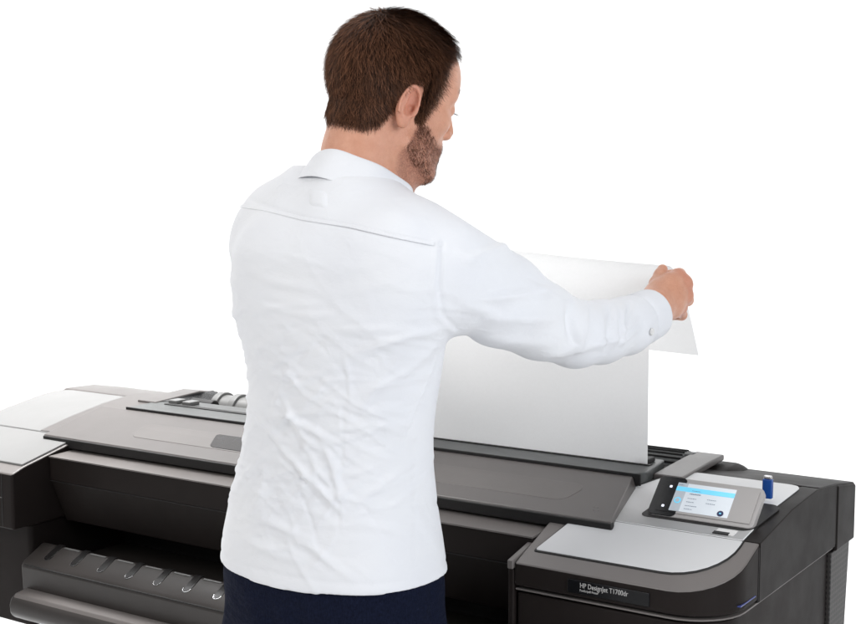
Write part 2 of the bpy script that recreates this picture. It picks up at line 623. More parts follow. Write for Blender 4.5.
# paper slot frame
sf_pts = [(-2.088, 1.980), (-0.905, 1.980), (-0.925, 2.12), (-2.10, 2.12)]
bm = plan_bm(round_plan(sf_pts, [0.02, 0.035, 0.0, 0.02]), 0.90, 1.002)
slot = from_bm('paper_slot', bm, M['slot'], P_, 0.003)
box('slot_rim', -2.085, -0.905, 1.9785, 1.9825, 0.985, 1.0045, M['black'], slot, 0.001)
box('slot_opening', -2.05, -0.925, 2.056, 2.070, 0.99, 1.0035, M['black'], slot, 0)
for x in (-2.04, -2.0, -0.945):
    box('slot_clip', x - 0.012, x + 0.012, 2.07, 2.10, 1.002, 1.010, M['rubber'] if x < -1.5 else M['black'], slot, 0.002)
box('rear_deck', -2.12, -0.87, 2.10, 2.30, 0.90, 0.955, M['black'], P_, 0.004)

# roll unit behind the slot
roll = from_bm('paper_roll_core', tube_x(-2.03, -1.35, 2.215, 0.970, 0.034), M['rubber'], P_, 0.002)
for x in (-2.035, -1.985):
    from_bm('roll_ring', tube_x(x, x + 0.018, 2.215, 0.970, 0.040), M['rubber'], roll, 0.002)
from_bm('roll_sleeve', tube_x(-1.30, -0.912, 2.215, 0.961, 0.039), M['slot'], roll, 0.002)
for k in range(9):
    a = math.radians(60 + k * 14)
    y, z = 2.215 + 0.0395 * math.cos(a), 0.961 + 0.0395 * math.sin(a)
    box('roll_rib', -1.28, -0.925, y - 0.0012, y + 0.0012, z - 0.0022, z + 0.0022, M['black'], roll, 0.0008)
hs = [(2.12, 0.90), (2.12, 0.945), (2.15, 0.972), (2.20, 0.984), (2.25, 0.983), (2.29, 0.970), (2.30, 0.90)]
hub = from_bm('roll_housing', prism_x(hs, -0.908, -0.830), M['dark_side'], P_, 0.016, 5)
ring = from_bm('housing_collar', tube_x(-0.925, -0.908, 2.215, 0.957, 0.043), M['gloss'], hub, 0.003)
arm = [(2.05, 0.992), (2.18, 0.998), (2.235, 0.9985), (2.235, 0.988), (2.05, 0.98)]
from_bm('roll_arm', prism_x(arm, -0.915, -0.862), M['top'], P_, 0.003)
bmL = prism_x([(2.06, 0.99), (2.06, 1.004), (2.20, 1.010), (2.26, 1.000), (2.26, 0.98)], -2.135, -2.08)
from_bm('roll_arm', bmL, M['top'], P_, 0.003)
bmw = bmesh.new()
for tri in (((-2.08, 2.08, 1.004), (-2.08, 2.24, 1.006), (-2.0, 2.245, 0.98), (-1.93, 2.13, 0.985)),):
    v = [bmw.verts.new(p) for p in tri]; bmw.faces.new(v)
bmesh.ops.solidify(bmw, geom=bmw.faces[:], thickness=0.01)
from_bm('feed_guide', bmw, M['gloss'], P_, 0.002)
from_bm('feed_spindle', tube_x(-2.08, -2.0, 2.16, 0.985, 0.016), M['black'], P_, 0.003)

def lighten_tops(o, mat, ymax):
    """upward faces of the front part take the same plastic lightened, top light put into its colour"""
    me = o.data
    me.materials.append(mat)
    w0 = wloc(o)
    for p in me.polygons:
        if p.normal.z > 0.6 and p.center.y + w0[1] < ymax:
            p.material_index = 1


# right housing
RO = [(BR, YF), (PX1, YF), (PX1, 2.205), (BR, 2.205)]
right = housing('control_housing', RO, [0, 0.085, 0, 0], 0.8755, PROF_R, M['dark'], 0.0, 0.003)
# seam pieces on the side of the housing
bm = plan_bm([(PX1 - 0.03, 1.843), (PX1 + 0.0014, 1.843), (PX1 + 0.0014, 2.2045), (PX1 - 0.03, 2.2045)], 0.8715, 1.3)
clip_profile(bm, PROF_R, 0.0008)
side = from_bm('side_panel', bm, M['dark_side'], right, 0.0015)
box('panel_seam', PX1 - 0.03, PX1 + 0.0006, 1.8405, 1.8432, 0.872, 0.953, M['black'], right, 0)
lighten_tops(right, M['strip'], 1.842)
# rear part of the deck darker
bm = plan_bm([(PX1 - 0.285, 1.95), (PX1 + 0.001, 1.95), (PX1 + 0.001, YB), (PX1 - 0.285, YB)], 0.8725, 1.3)
clip(bm, (0, 2.115, 0), (0, -1, 0))
clip_profile(bm, PROF_R, 0.0022)
rear = from_bm('rear_cap', bm, M['dark_side'], P_, 0.004)
# silver control panel
SO = [(BR + 0.016, YF + 0.034), (PX1 - 0.024, YF + 0.034), (PX1 - 0.024, 2.112), (BR + 0.10, 2.112)]


def silver(name, pts, rad, prof, mat, dz, parent, y0=None, y1=None):
    bm = plan_bm(round_plan(pts, rad), 0.90, 1.3)
    clip_profile(bm, prof, dz)
    if y0: clip(bm, (0, y0, 0), (0, -1, 0))
    if y1: clip(bm, (0, y1, 0), (0, 1, 0))
    return from_bm(name, bm, mat, parent, 0.0015)


silver('silver_front_panel', SO, [0.004, 0.085, 0.03, 0.01], PROF_R, M['silver'], 0.0028, right, y1=1.8395)
deck = silver('silver_control_panel', SO, [0.004, 0.085, 0.03, 0.01], PROF_R, M['silver_brightened'], 0.0026, right, y0=1.8410)
silver('front_panel_edge', [(BR + 0.014, YF + 0.031), (PX1 - 0.022, YF + 0.031), (PX1 - 0.022, 2.107), (BR + 0.09, 2.107)], [0.004, 0.087, 0.03, 0.01], PROF_R, M['black'], 0.0018, right)
# lower front
RO2 = [(BR + 0.003, YF + 0.004), (PX1 - 0.010, YF + 0.004), (PX1 - 0.010, 2.20), (BR + 0.003, 2.20)]
bm = plan_bm(round_plan(RO2, [0, 0.08, 0, 0]), 0.60, 0.8650)
from_bm('lower_housing', bm, M['dark'], P_, 0.003)
bm = plan_bm(round_plan([(BR + 0.002, YF + 0.001), (PX1 - 0.001, YF + 0.001), (PX1 - 0.001, 2.20), (BR + 0.002, 2.20)], [0, 0.083, 0, 0]), 0.8690, 0.8715)
from_bm('trim_line', bm, M['strip'], right, 0.0005)
box('housing_edge_trim', BR - 0.0105, BR - 0.0005, YF - 0.001, 1.87, 0.62, 0.90, M['dark'], right, 0.003)
bm = prism_x([(1.706, 0.900), (1.706, 0.9135), (1.88, 0.9525), (1.88, 0.93)], BR - 0.0105, BR - 0.0005)
from_bm('housing_edge_cap', bm, M['strip'], right, 0.002)
# blue light slit on the side
bm = box_bm(PX1 - 0.01, PX1 + 0.0012, 1.770, 1.830, 0.8840, 0.8858)
from_bm('status_light', bm, M['led'], right, 0.0005)
# rear block with grille below
bm = plan_bm([(PX1 - 0.1, 2.2075), (PX1 + 0.003, 2.2075), (PX1 + 0.003, YB), (PX1 - 0.1, YB)], 0.862, 1.3)
clip_profile(bm, PROF_R, -0.0005)
from_bm('rear_side_cap', bm, M['dark_side'], rear, 0.004)
gp = [(2.2015, 0.860), (2.305, 0.860), (2.28, 0.62), (2.2015, 0.62)]
from_bm('side_grille', prism_x(gp, PX1 - 0.2, PX1 - 0.004), M['grille'], P_, 0.002)
# label plate and lettering
lab = box('name_plate', -0.894, -0.765, YF - 0.0022, YF + 0.004, 0.8815, 0.9015, M['gloss'], right, 0.0006)


def lettering(name, body, size, x, y, z, mat, parent, rot=(math.pi / 2, 0, 0), sx=1.0):
    cu = bpy.data.curves.new(name, 'FONT')
    cu.body = body; cu.size = size; cu.extrude = 0.0002
    cu.resolution_u = 4
    tmp = bpy.data.objects.new(name, cu)
    COL.objects.link(tmp)
    dg = bpy.context.evaluated_depsgraph_get()
    me = bpy.data.meshes.new_from_object(tmp.evaluated_get(dg))
    bpy.data.objects.remove(tmp)
    from mathutils import Euler
    me.transform(Matrix.Translation((x, y, z)) @ Euler(rot).to_matrix().to_4x4() @ Matrix.Diagonal((sx, 1, 1, 1)))
    me.materials.clear()
    return link(name, me, mat, parent, smooth=False)


lettering('model_lettering', 'HP DesignJet T1700dr', 0.0105, -0.8740, YF - 0.0026, 0.8915, M['letters'], lab, sx=0.80)
lettering('subtitle_lettering', 'PostScript® Printer', 0.0047, -0.8740, YF - 0.0026, 0.8860, M['letters'], lab, sx=0.80)

# touchscreen, tilted, in its well
wl = [(-0.858, 1.872), (-0.680, 1.872), (-0.668, 1.985), (-0.85, 1.985)]
well = silver('screen_well', wl, [0.012, 0.02, 0.02, 0.012], PROF_R, M['black'], 0.0033, deck)
O = np.array([-0.849, 1.880, 0.9690]); U = np.array([1, 0.0, 0.0]); W = np.array([0, 0.054, 0.049]); W = W / np.linalg.norm(W); Nn = np.cross(U, W)


def scr(u, v, n): return O + U * u + W * v + Nn * n


def scr_poly(name, pts, n0, n1, mat, parent, bev=0.0):
    bm = bmesh.new()
    a = [bm.verts.new(scr(u, v, n0)) for u, v in pts]
    b = [bm.verts.new(scr(u, v, n1)) for u, v in pts]
    k = len(pts)
    bm.faces.new(a[::-1]); bm.faces.new(b)
    for i in range(k): bm.faces.new((a[i], a[(i + 1) % k], b[(i + 1) % k], b[i]))
    return from_bm(name, bm, mat, parent, bev)


def rr(u0, u1, v0, v1, r): return round_plan([(u0, v0), (u1, v0), (u1, v1), (u0, v1)], [r] * 4)


SW, SH = 0.169, 0.0735
ts = scr_poly('touchscreen', rr(0, SW, 0, SH, 0.009), -0.012, 0.0, M['bezel'], P_, 0.002)
scr_poly('dark_bezel', rr(0.0005, 0.046, 0.0005, SH - 0.0005, 0.008), -0.010, 0.0009, M['gloss'], ts, 0.0006)
scr_poly('display_glass', rr(0.012, 0.160, 0.0075, SH - 0.0085, 0.002), 0.0, 0.0016, M['gloss'], ts, 0.0004)
scr_poly('display_border', rr(0.046, 0.163, 0.0065, SH - 0.0075, 0.001), 0.0, 0.0018, M['bezel'], ts, 0.0)
scr_poly('display', rr(0.0335, 0.1275, 0.0105, SH - 0.0105, 0.0005), 0.0, 0.0022, M['lcd'], ts, 0.0)
scr_poly('status_column', rr(0.0336, 0.0500, 0.0106, SH - 0.0106, 0.0005), 0.0, 0.0025, M['lcd_grey'], ts, 0.0)
scr_poly('header_bar', rr(0.0337, 0.1274, SH - 0.0260, SH - 0.0180, 0.0003), 0.0, 0.0029, M['lcd_blue'], ts, 0.0)


def disc(u, v, r, n1, mat, name, k=20):
    return scr_poly(name, [(u + r * math.cos(2 * math.pi * i / k), v + r * math.sin(2 * math.pi * i / k)) for i in range(k)], 0, n1, mat, ts)


disc(0.0420, 0.030, 0.0056, 0.0029, M['lcd_blue'], 'status_icon')
disc(0.0420, 0.030, 0.0034, 0.0032, M['lcd_grey'], 'status_icon')
disc(0.1150, 0.0165, 0.0050, 0.0029, M['navy'], 'round_button')
scr_poly('button_symbol', rr(0.1135, 0.1165, 0.0155, 0.0175, 0.0004), 0, 0.0033, M['lcd_blue'], ts)
scr_poly('key_symbol', rr(0.0215, 0.0255, SH - 0.0215, SH - 0.0175, 0.001), 0, 0.0022, M['lcd_lamp'], ts)
scr_poly('key_symbol', rr(0.0200, 0.0240, 0.0150, 0.0190, 0.001), 0, 0.0022, M['lcd_lamp'], ts)
for i, (u0, u1, v) in enumerate(((0.060, 0.074, 0.0495), (0.058, 0.076, 0.0430), (0.057, 0.071, 0.0350), (0.057, 0.069, 0.0285), (0.057, 0.076, 0.0215), (0.057, 0.070, 0.0155), (0.088, 0.103, 0.0370), (0.088, 0.103, 0.0300), (0.036, 0.044, 0.0580))):
    # short dashes with gaps read as small print
    u = u0
    hgt = 0.0018 if i == 1 else 0.0010
    bmx = bmesh.new()
    while u < u1:
        l = random.uniform(0.0014, 0.0032)
        vs = [bmx.verts.new(scr(a, b_, 0.0032)) for a, b_ in ((u, v), (min(u + l, u1), v), (min(u + l, u1), v + hgt), (u, v + hgt))]
        bmx.faces.new(vs)
        u += l + 0.0007
    from_bm('print_line', bmx, M['lcd_ink'], ts)
# small white tab with slot on the control panel
tabz = zprof(PROF_R, 1.925) + 0.003
bmz = plan_bm([(-0.727, 1.850), (-0.697, 1.850), (-0.697, 1.868), (-0.727, 1.868)], 0.9, 1.2)
clip_profile(bmz, PROF_R, 0.0036)
tab = from_bm('usb_port_label', bmz, M['print'], deck)
bmz = plan_bm([(-0.729, 1.848), (-0.705, 1.848), (-0.705, 1.856), (-0.729, 1.856)], 0.9, 1.2)
clip_profile(bmz, PROF_R, 0.0042)
from_bm('usb_port', bmz, M['black'], tab)

# left housing
LO = [(PX0, YL), (BL, YL), (BL, 2.20), (PX0, 2.20)]
left = housing('ink_housing', LO, [0.05, 0.006, 0, 0.0], 0.806, PROF_L, M['dark'], -0.004, 0.004)
LO2 = [(PX0 + 0.01, YF + 0.012), (BL - 0.008, YF + 0.012), (BL - 0.008, 2.20), (PX0 + 0.01, 2.20)]
from_bm('lower_housing', plan_bm(round_plan(LO2, [0.05, 0.01, 0, 0]), 0.60, 0.8045), M['dark'], P_, 0.004)
box('door_seam', PX0 + 0.05, BL - 0.030, YL - 0.0006, YL + 0.01, 0.866, 0.8675, M['strip'], left, 0)
box('door_edge', BL - 0.0315, BL - 0.0295, YL - 0.0006, YL + 0.01, 0.81, 0.912, M['black'], left, 0)
lighten_tops(left, M['strip'], 1.78)
silver('silver_front_panel', [(PX0 + 0.010, YL + 0.030), (BL - 0.006, YL + 0.030), (BL - 0.006, 1.8425), (PX0 + 0.004, 1.8425)], [0.05, 0.002, 0, 0], PROF_L, M['white'], 0.0, left)
bm = plan_bm(round_plan([(PX0 + 0.003, 1.846), (CL + 0.08, 1.846), (CL + 0.08, 2.088), (PX0 + 0.003, 2.088)], [0, 0, 0, 0.04]), 0.90, 1.3)
clip_profile(bm, PROF_L, 0.0)
from_bm('silver_end_panel', bm, M['white'], left, 0.003)
# the grey cover surface runs over to the silver end panel and round behind it
bm = plan_bm([(CL, 1.848), (BL - 0.02, 1.848), (BL + 0.001, 2.19), (CL, 2.19)], 0.94, 1.3)
clip_profile(bm, PROF_L, 0.0008)
from_bm('cover_end', bm, M['top'], cover, 0.001)
bm = plan_bm(round_plan([(PX0 + 0.001, 1.9), (BL, 1.9), (BL, YB), (PX0 + 0.001, YB)], [0, 0, 0, 0.06]), 0.75, 1.3)
clip(bm, (0, 2.089, 0), (0, -1, 0))
clip_profile(bm, PROF_L, -0.0006)
from_bm('rear_cap', bm, M['top'], P_, 0.01)

# output tray with grooves
tr_ = [(1.700, 0.650), (1.6965, 0.731), (1.703, 0.740), (1.750, 0.7645), (1.758, 0.763), (1.762, 0.72), (1.97, 0.715), (1.97, 0.650)]
tray = from_bm('output_tray', prism_x(tr_, BL - 0.008, BR + 0.004), M['tray'], P_, 0.004)
box('tray_seam', BL + 0.002, BR, 1.6955, 1.71, 0.7330, 0.7343, M['black'], tray, 0)


def tz(y): return float(np.interp(y, [1.703, 1.750, 1.80], [0.740, 0.7645, 0.7645]))


k = 0
x = BL + 0.045
while x < BR - 0.03:
    g = bmesh.new()
    pts = [(x - 0.0085, 1.7125), (x + 0.0085, 1.7125), (x + 0.0085, 1.757), (x - 0.0085, 1.757)]
    bm = plan_bm(round_plan(pts, [0.008, 0.008, 0, 0]), 0.70, 0.8)
    clip_profile(bm, [(1.6, 0.6865), (1.703, 0.7405), (1.750, 0.7650), (1.80, 0.7652)], 0.0008)
    rib = from_bm('tray_groove', bm, M['groove'], tray, 0.0006)
    b2 = bmesh.new()
    for a in np.linspace(math.pi * 1.02, math.pi * 1.98, 9):
        for rad in (0.0062, 0.0090):
            px, py = x + rad * math.cos(a), 1.7215 + rad * math.sin(a)
            b2.verts.new((px, py, tz(py) + 0.0013))
    b2.verts.ensure_lookup_table()
    for i in range(8):
        b2.faces.new((b2.verts[2 * i], b2.verts[2 * i + 1], b2.verts[2 * i + 3], b2.verts[2 * i + 2]))
    from_bm('groove_glint', b2, M['metal'], rib)  # highlight at the groove end, laid on as a bright crescent
    b3 = bmesh.new()
    vs = [b3.verts.new((xx, yy, tz(yy) + 0.0012)) for xx, yy in ((x + 0.016, 1.7455), (x + 0.058, 1.7455), (x + 0.058, 1.7485), (x + 0.016, 1.7485))]
    b3.faces.new(vs)
    from_bm('groove_edge', b3, M['rubber'], rib)
    x += 0.0735
# rounded lower bar
br = [(1.70, 0.632), (1.672, 0.634), (1.661, 0.645), (1.659, 0.662), (1.664, 0.676), (1.676, 0.683), (1.70, 0.684)]
bar = from_bm('lower_bar', prism_x(br, BL - 0.002, BR - 0.02), M['tray'], P_, 0.006, 4)
from_bm('bar_lip', prism_x([(1.665, 0.6745), (1.671, 0.6835), (1.699, 0.688), (1.699, 0.68)], BL + 0.004, BR - 0.03), M['strip'], bar, 0.002)

# stand
for x in (PX0 + 0.12, PX1 - 0.12):
    leg = from_bm('stand_leg', box_bm(x - 0.03, x + 0.03, 1.98, 2.10, 0.09, 0.605), M['dark'], P_, 0.006)
    from_bm('stand_foot', prism_x([(1.66, 0.055), (1.66, 0.075), (2.0, 0.092), (2.08, 0.092), (2.42, 0.075), (2.42, 0.055)], x - 0.035, x + 0.035), M['dark'], leg, 0.006)
    for y in (1.70, 2.38):
        from_bm('caster', tube_x(x - 0.012, x + 0.012, y, 0.028, 0.0275, 24), M['black'], leg, 0.003)
box('stand_crossbar', PX0 + 0.15, PX1 - 0.15, 2.02, 2.06, 0.20, 0.28, M['dark'], P_, 0.004)

# ================================================================== USB STICK
ub = Vector(on_z(767.5, 498, 0.990))
usb = empty('usb_stick', ub, 'small blue memory stick standing upright behind the touchscreen', 'memory stick')
from_bm('casing', plan_bm(round_plan([(ub.x - 0.0075, ub.y - 0.005), (ub.x + 0.0075, ub.y - 0.005), (ub.x + 0.0075, ub.y + 0.005), (ub.x - 0.0075, ub.y + 0.005)], [0.002] * 4, 4), ub.z, ub.z + 0.030), M['blue'], usb, 0.001)
bm = plan_bm(round_plan([(ub.x - 0.0065, ub.y - 0.004), (ub.x + 0.0065, ub.y - 0.004), (ub.x + 0.0065, ub.y + 0.004), (ub.x - 0.0065, ub.y + 0.004)], [0.003] * 4, 4), ub.z + 0.030, ub.z + 0.0355)
from_bm('end_cap', bm, M['metal'], usb, 0.0018)

# ================================================================== PAPER SHEET
def build_paper():
    prof = [(2.063, 0.985), (2.062, 1.05), (2.060, 1.12), (2.057, 1.19), (2.056, 1.25), (2.061, 1.29), (2.073, 1.318), (2.092, 1.335), (2.118, 1.338), (2.145, 1.328), (2.172, 1.300), (2.198, 1.258), (2.220, 1.212), (2.238, 1.170)]
    # smooth resample
    s = np.concatenate([[0], np.cumsum(np.hypot(np.diff([p[0] for p in prof]), np.diff([p[1] for p in prof])))])
    t = np.linspace(0, s[-1], 90)
    y = np.interp(t, s, [p[0] for p in prof]); z = np.interp(t, s, [p[1] for p in prof])
    for _ in range(6):
        y[1:-1] = (y[:-2] + 2 * y[1:-1] + y[2:]) / 4; z[1:-1] = (z[:-2] + 2 * z[1:-1] + z[2:]) / 4
    xs = np.linspace(-1.54, -0.931, 60)
    V = []
    for i, x in enumerate(xs):
        u = (x + 1.54) / 0.61
        for j in range(90):
            w = (t[j] / s[-1])
            rise = 0.034 * (1 - u) * min(1.0, w / 0.5)
            V.append((x + 0.016 * w * w, y[j] + 0.012 * math.sin(math.pi * u) * w * (1 - w), z[j] + rise + 0.0025 * math.sin(math.pi * u * 2.0) * w))
    V = np.array(V)
    Q = np.array([(i * 90 + j, (i + 1) * 90 + j, (i + 1) * 90 + j + 1, i * 90 + j + 1) for i in range(59) for j in range(89)])
    o = link('paper_sheet', mesh_vq('paper_sheet', V, Q), M['paper'])
    o['label'] = 'blank white paper sheet rising from the printer slot and folding over at the hand'
    o['category'] = 'paper'
    return o


build_paper()

# ================================================================== PERSON
PB = np.array([-1.10, 1.46, 0.0])

# --- places on the figure
SLV = [((447, 270), 1.755, 45), ((470, 283), 1.79, 47), ((500, 299), 1.83, 46), ((540, 321), 1.90, 38), ((575, 334), 1.97, 33), ((600, 332), 2.02, 31), ((625, 326), 2.07, 28), ((650, 314), 2.12, 24.5)]
SL = [(at(p[0], p[1], t), r * t / F) for p, t, r in SLV]
LJ = at(279, 247, 1.95)
LW = np.array([-1.505, 1.985, 1.262])          # left wrist, out of sight in front of him
LE = np.array([-1.405, 1.735, 1.215])
SLL = [(LJ, 0.060), (LJ * .5 + LE * .5 + np.array([0, 0, -.01]), 0.056), (LE, 0.048), (LW, 0.036)]

ROWS = [(196, 262, 440), (215, 243, 447), (255, 237, 447), (310, 240, 448), (340, 245, 442), (370, 249, 438), (400, 250, 433), (430, 246, 430), (460, 241, 430), (500, 231, 434), (540, 223, 440), (575, 220, 445), (610, 221, 446), (660, 222, 446)]
YC = [1.462, 1.460, 1.456, 1.453, 1.452, 1.452, 1.455, 1.458, 1.46, 1.462, 1.462, 1.46, 1.46, 1.46]
TZ, TX, TY, TA, TB = [], [], [], [], []
for (py, xl, xr), yc in zip(ROWS, YC):
    xc = (xl + xr) / 2
    d = FW + RI * (xc - CX) / F + UP * (CY - py) / F
    t = yc / d[1]
    p = CAM + d * t
    Wd = (xr - xl) / 2 * t / F
    a = Wd / math.sqrt(0.692 + 0.3078 * 0.70 ** 2)
    TX.append(p[0]); TY.append(yc); TZ.append(p[2]); TA.append(a); TB.append(a * 0.70)
o_ = np.argsort(TZ)
TZ, TX, TY, TA, TB = [np.array(v)[o_] for v in (TZ, TX, TY, TA, TB)]


def torso(P, off=0.0, p=2.35):
    z = P[:, 2]
    cx, cy, a, b = [np.interp(z, TZ, v) for v in (TX, TY, TA, TB)]
    a = a + off; b = b + off
    q = ((np.abs(P[:, 0] - cx) / a) ** p + (np.abs(P[:, 1] - cy) / b) ** p) ** (1 / p)
    return (q - 1) * np.minimum(a, b)


ZHEM = at(350, 611, 1.70)[2]
NB = at(358, 192, 1.845)           # root of the neck
NT = at(376, 125, 1.850)
C0 = at(361, 185, 1.85)            # middle of the collar
AXC = np.array([0.13, 0.44, 0.86]); AXC /= np.linalg.norm(AXC)


def shirt_sdf(P):
    d = torso(P)
    d = smax(d, P[:, 2] - (TZ[-3] + 0.03), 0.05)
    sh = chain(P, [(SL[0][0], 0.050), (at(415, 247, 1.785), 0.052), (at(360, 214, 1.83), 0.060), (at(316, 206, 1.885), 0.057), (at(286, 225, 1.93), 0.059), (LJ, 0.060)], 0.03)
    d = smin(d, ell(P, at(345, 258, 1.80), (0.115, 0.060, 0.085)), 0.05)
    d = smin(d, sh, 0.06)
    # shoulder blades and the hollow along the spine
    d = smin(d, ell(P, at(395, 285, 1.735), (0.050, 0.034, 0.075)), 0.06)
    d = smin(d, ell(P, at(285, 290, 1.84), (0.050, 0.034, 0.075)), 0.06)
    s = chain(P, SL, 0.012)
    d = smin(d, s, 0.028)
    s = chain(P, SLL, 0.012)
    d = smin(d, s, 0.03)
    nk = cone(P, NB - np.array([0, 0, 0.04]), C0 - AXC * 0.006, 0.088, 0.0788)
    nk = smax(nk, (P - C0) @ AXC + 0.0275, 0.010)
    d = smin(d, nk, 0.015)
    d = smin(d, cone(P, at(336, 208, 1.84), at(322, 204, 1.86), 0.046, 0.045), 0.02)
    # sleeve ends, hem
    ax = SL[-1][0] - SL[-2][0]; ax /= np.linalg.norm(ax)
    e = (P - SL[-1][0] - ax * 0.006) @ ax
    near = np.linalg.norm(P - SL[-1][0], axis=1) < 0.075
    d = np.where(near, smax(d, e, 0.004), d)
    inner = np.where(near, np.maximum(np.linalg.norm((P - SL[-1][0]) - np.outer((P - SL[-1][0]) @ ax, ax), axis=1) - 0.030, -(e + 0.022)), 1.0)
    d = np.maximum(d, -inner)
    axl = SLL[-1][0] - SLL[-2][0]; axl /= np.linalg.norm(axl)
    e = (P - SLL[-1][0] - axl * 0.006) @ axl
    nearl = np.linalg.norm(P - SLL[-1][0], axis=1) < 0.075
    d = np.where(nearl, smax(d, e, 0.004), d)
    xx = (P[:, 0] + 1.13) / 0.16
    zh = ZHEM + 0.008 * np.clip(xx * xx, 0, 1) + 0.0010 * np.sin(P[:, 0] * 41 + 1.0)
    d = smax(d, zh - P[:, 2], 0.003)
    hol = np.maximum(torso(P, -0.006), P[:, 2] - (zh + 0.035))
    d = np.maximum(d, -hol)
    return d


# --- folds: ridges along short straight lines over the back and sleeves
def crease_field(V, N):
    dsp = np.zeros(len(V))
    # back coordinates: u across (metres, to the picture's right), v height
    u = (V - np.array([-1.13, 1.46, 0])) @ RI
    v = V[:, 2]
    tl = np.linalg.norm(V - SL[0][0], axis=1)
    # distance along sleeve
    back = (N @ (-FW)) > -0.5
    arm = ((V - SL[0][0]) @ ((SL[3][0] - SL[0][0]) / np.linalg.norm(SL[3][0] - SL[0][0])) > 0.035) & (V[:, 2] > 1.14) & (V[:, 0] > -1.0)

    def seg(u0, v0, u1, v1, amp, w, mask, asym=0.6):
        a = np.array([u0, v0]); b = np.array([u1, v1]); ab = b - a
        L = np.hypot(*ab)
        t = ((u - u0) * ab[0] + (v - v0) * ab[1]) / (L * L)
        dd = ((u - u0) * -ab[1] + (v - v0) * ab[0]) / L
        bow = 0.05 * L * np.sin(np.pi * np.clip(t, 0, 1)) * (1 if (u0 * 977 + v0 * 313) % 1 > 0.5 else -1)
        dd = dd + bow
        fade = np.clip(np.sin(np.pi * np.clip(t, 0, 1)), 0, 1) ** 0.7
        ww = np.where(dd > 0, w, w * asym)
        return amp * np.exp(-(dd / ww) ** 2) * fade * mask

    tor = back & ~arm
    r = np.random.default_rng(5)
    z0, z1 = ZHEM, 1.40
    # broad drag folds
    def px(x, y, t=1.78):
        p = at(x, y, t); return float((p - np.array([-1.13, 1.46, 0])) @ RI), float(p[2])
    big = [((448, 322), (345, 352), 0.005, 0.012), ((447, 330), (350, 395), 0.005, 0.013), ((446, 328), (300, 330), 0.003, 0.012),
           ((445, 335), (390, 450), 0.004, 0.012), ((250, 300), (340, 312), 0.0035, 0.009), ((246, 318), (330, 300), 0.003, 0.009),
           ((242, 270), (320, 285), 0.0025, 0.012), ((300, 470), (345, 512), 0.0055, 0.008), ((275, 445), (312, 482), 0.0045, 0.008),
           ((345, 512), (430, 455), 0.003, 0.010), ((345, 515), (420, 540), 0.003, 0.012), ((318, 425), (345, 512), 0.0035, 0.010),
           ((270, 400), (345, 440), 0.0045, 0.010), ((262, 420), (340, 400), 0.004, 0.009), ((255, 380), (330, 372), 0.003, 0.009),
           ((262, 470), (250, 520), 0.004, 0.012), ((232, 545), (310, 560), 0.004, 0.013), ((240, 520), (330, 555), 0.004, 0.012),
           ((280, 390), (320, 450), 0.004, 0.007), ((300, 350), (270, 430), 0.003, 0.009), ((345, 345), (352, 400), 0.0025, 0.006),
           ((433, 470), (385, 505), 0.003, 0.010), ((436, 420), (370, 425), 0.003, 0.012), ((300, 530), (360, 575), 0.003, 0.012), ((400, 500), (440, 560), 0.003, 0.012)]
    for a, b, am, w in big:
        dsp += seg(*px(*a), *px(*b), am * 0.85, w * 0.62, tor)
    # crumple, densest low on the left
    for i in range(260):
        cu = r.normal(-0.045, 0.055); cv = r.normal(1.13, 0.085)
        if cv > 1.33 or cv < z0 + 0.03: continue
        an = r.choice([r.normal(0.65, 0.25), r.normal(-0.75, 0.3), r.normal(0.1, 0.3)])
        L = r.uniform(0.02, 0.075)
        am = r.uniform(0.0007, 0.0020) * r.choice([1, 1, -0.8])
        dsp += seg(cu - L * math.cos(an), cv - L * math.sin(an), cu + L * math.cos(an), cv + L * math.sin(an), am, r.uniform(0.0026, 0.0055), tor)
    for i in range(80):
        cu = r.uniform(-0.15, 0.15); cv = r.uniform(1.15, 1.38)
        an = r.normal(-0.15, 0.25); L = r.uniform(0.03, 0.08)
        dsp += seg(cu - L * math.cos(an), cv - L * math.sin(an), cu + L * math.cos(an), cv + L * math.sin(an), r.uniform(0.0004, 0.0013), r.uniform(0.0035, 0.008), tor)
    # seams: yoke, side seam, box seam
    def line(pts, amp, w, mask):
        for a, b in zip(pts[:-1], pts[1:]):
            (u0, v0), (u1, v1) = px(*a), px(*b)
            ab = np.array([u1 - u0, v1 - v0]); L = np.hypot(*ab)
            t = np.clip(((u - u0) * ab[0] + (v - v0) * ab[1]) / L ** 2, 0, 1)
            d_ = np.hypot(u - u0 - t * ab[0], v - v0 - t * ab[1])
            yield amp * np.exp(-(d_ / w) ** 2) * mask
    yk = list(line([(238, 200), (262, 207), (304, 217), (350, 224), (394, 234), (440, 243)], -0.0011, 0.003, tor))
    dsp += np.min(yk, axis=0)
    for pts in ([(415, 405), (414, 470), (416, 560)], [(346, 400), (342, 470), (340, 524)]):
        dsp += np.min(list(line(pts, -0.0011, 0.003, tor)), axis=0)
    dsp += np.max(list(line([(437, 240), (434, 280), (438, 310), (452, 328)], 0.0018, 0.005, back)), axis=0)
    dsp += np.min(list(line([(441, 240), (438, 280), (441, 308), (454, 324)], -0.0022, 0.0035, back)), axis=0)
    # hem band
    dsp += np.where(tor, -0.0013 * np.exp(-((v - (ZHEM + 0.020)) / 0.003) ** 2), 0)
    # sleeve folds, by place in the picture plane
    U2 = (V - CAM) @ RI / ((V - CAM) @ FW) * F + CX
    V2 = CY - (V - CAM) @ UP / ((V - CAM) @ FW) * F
    sl = (U2 > 452) & (N @ FW < 0.45)

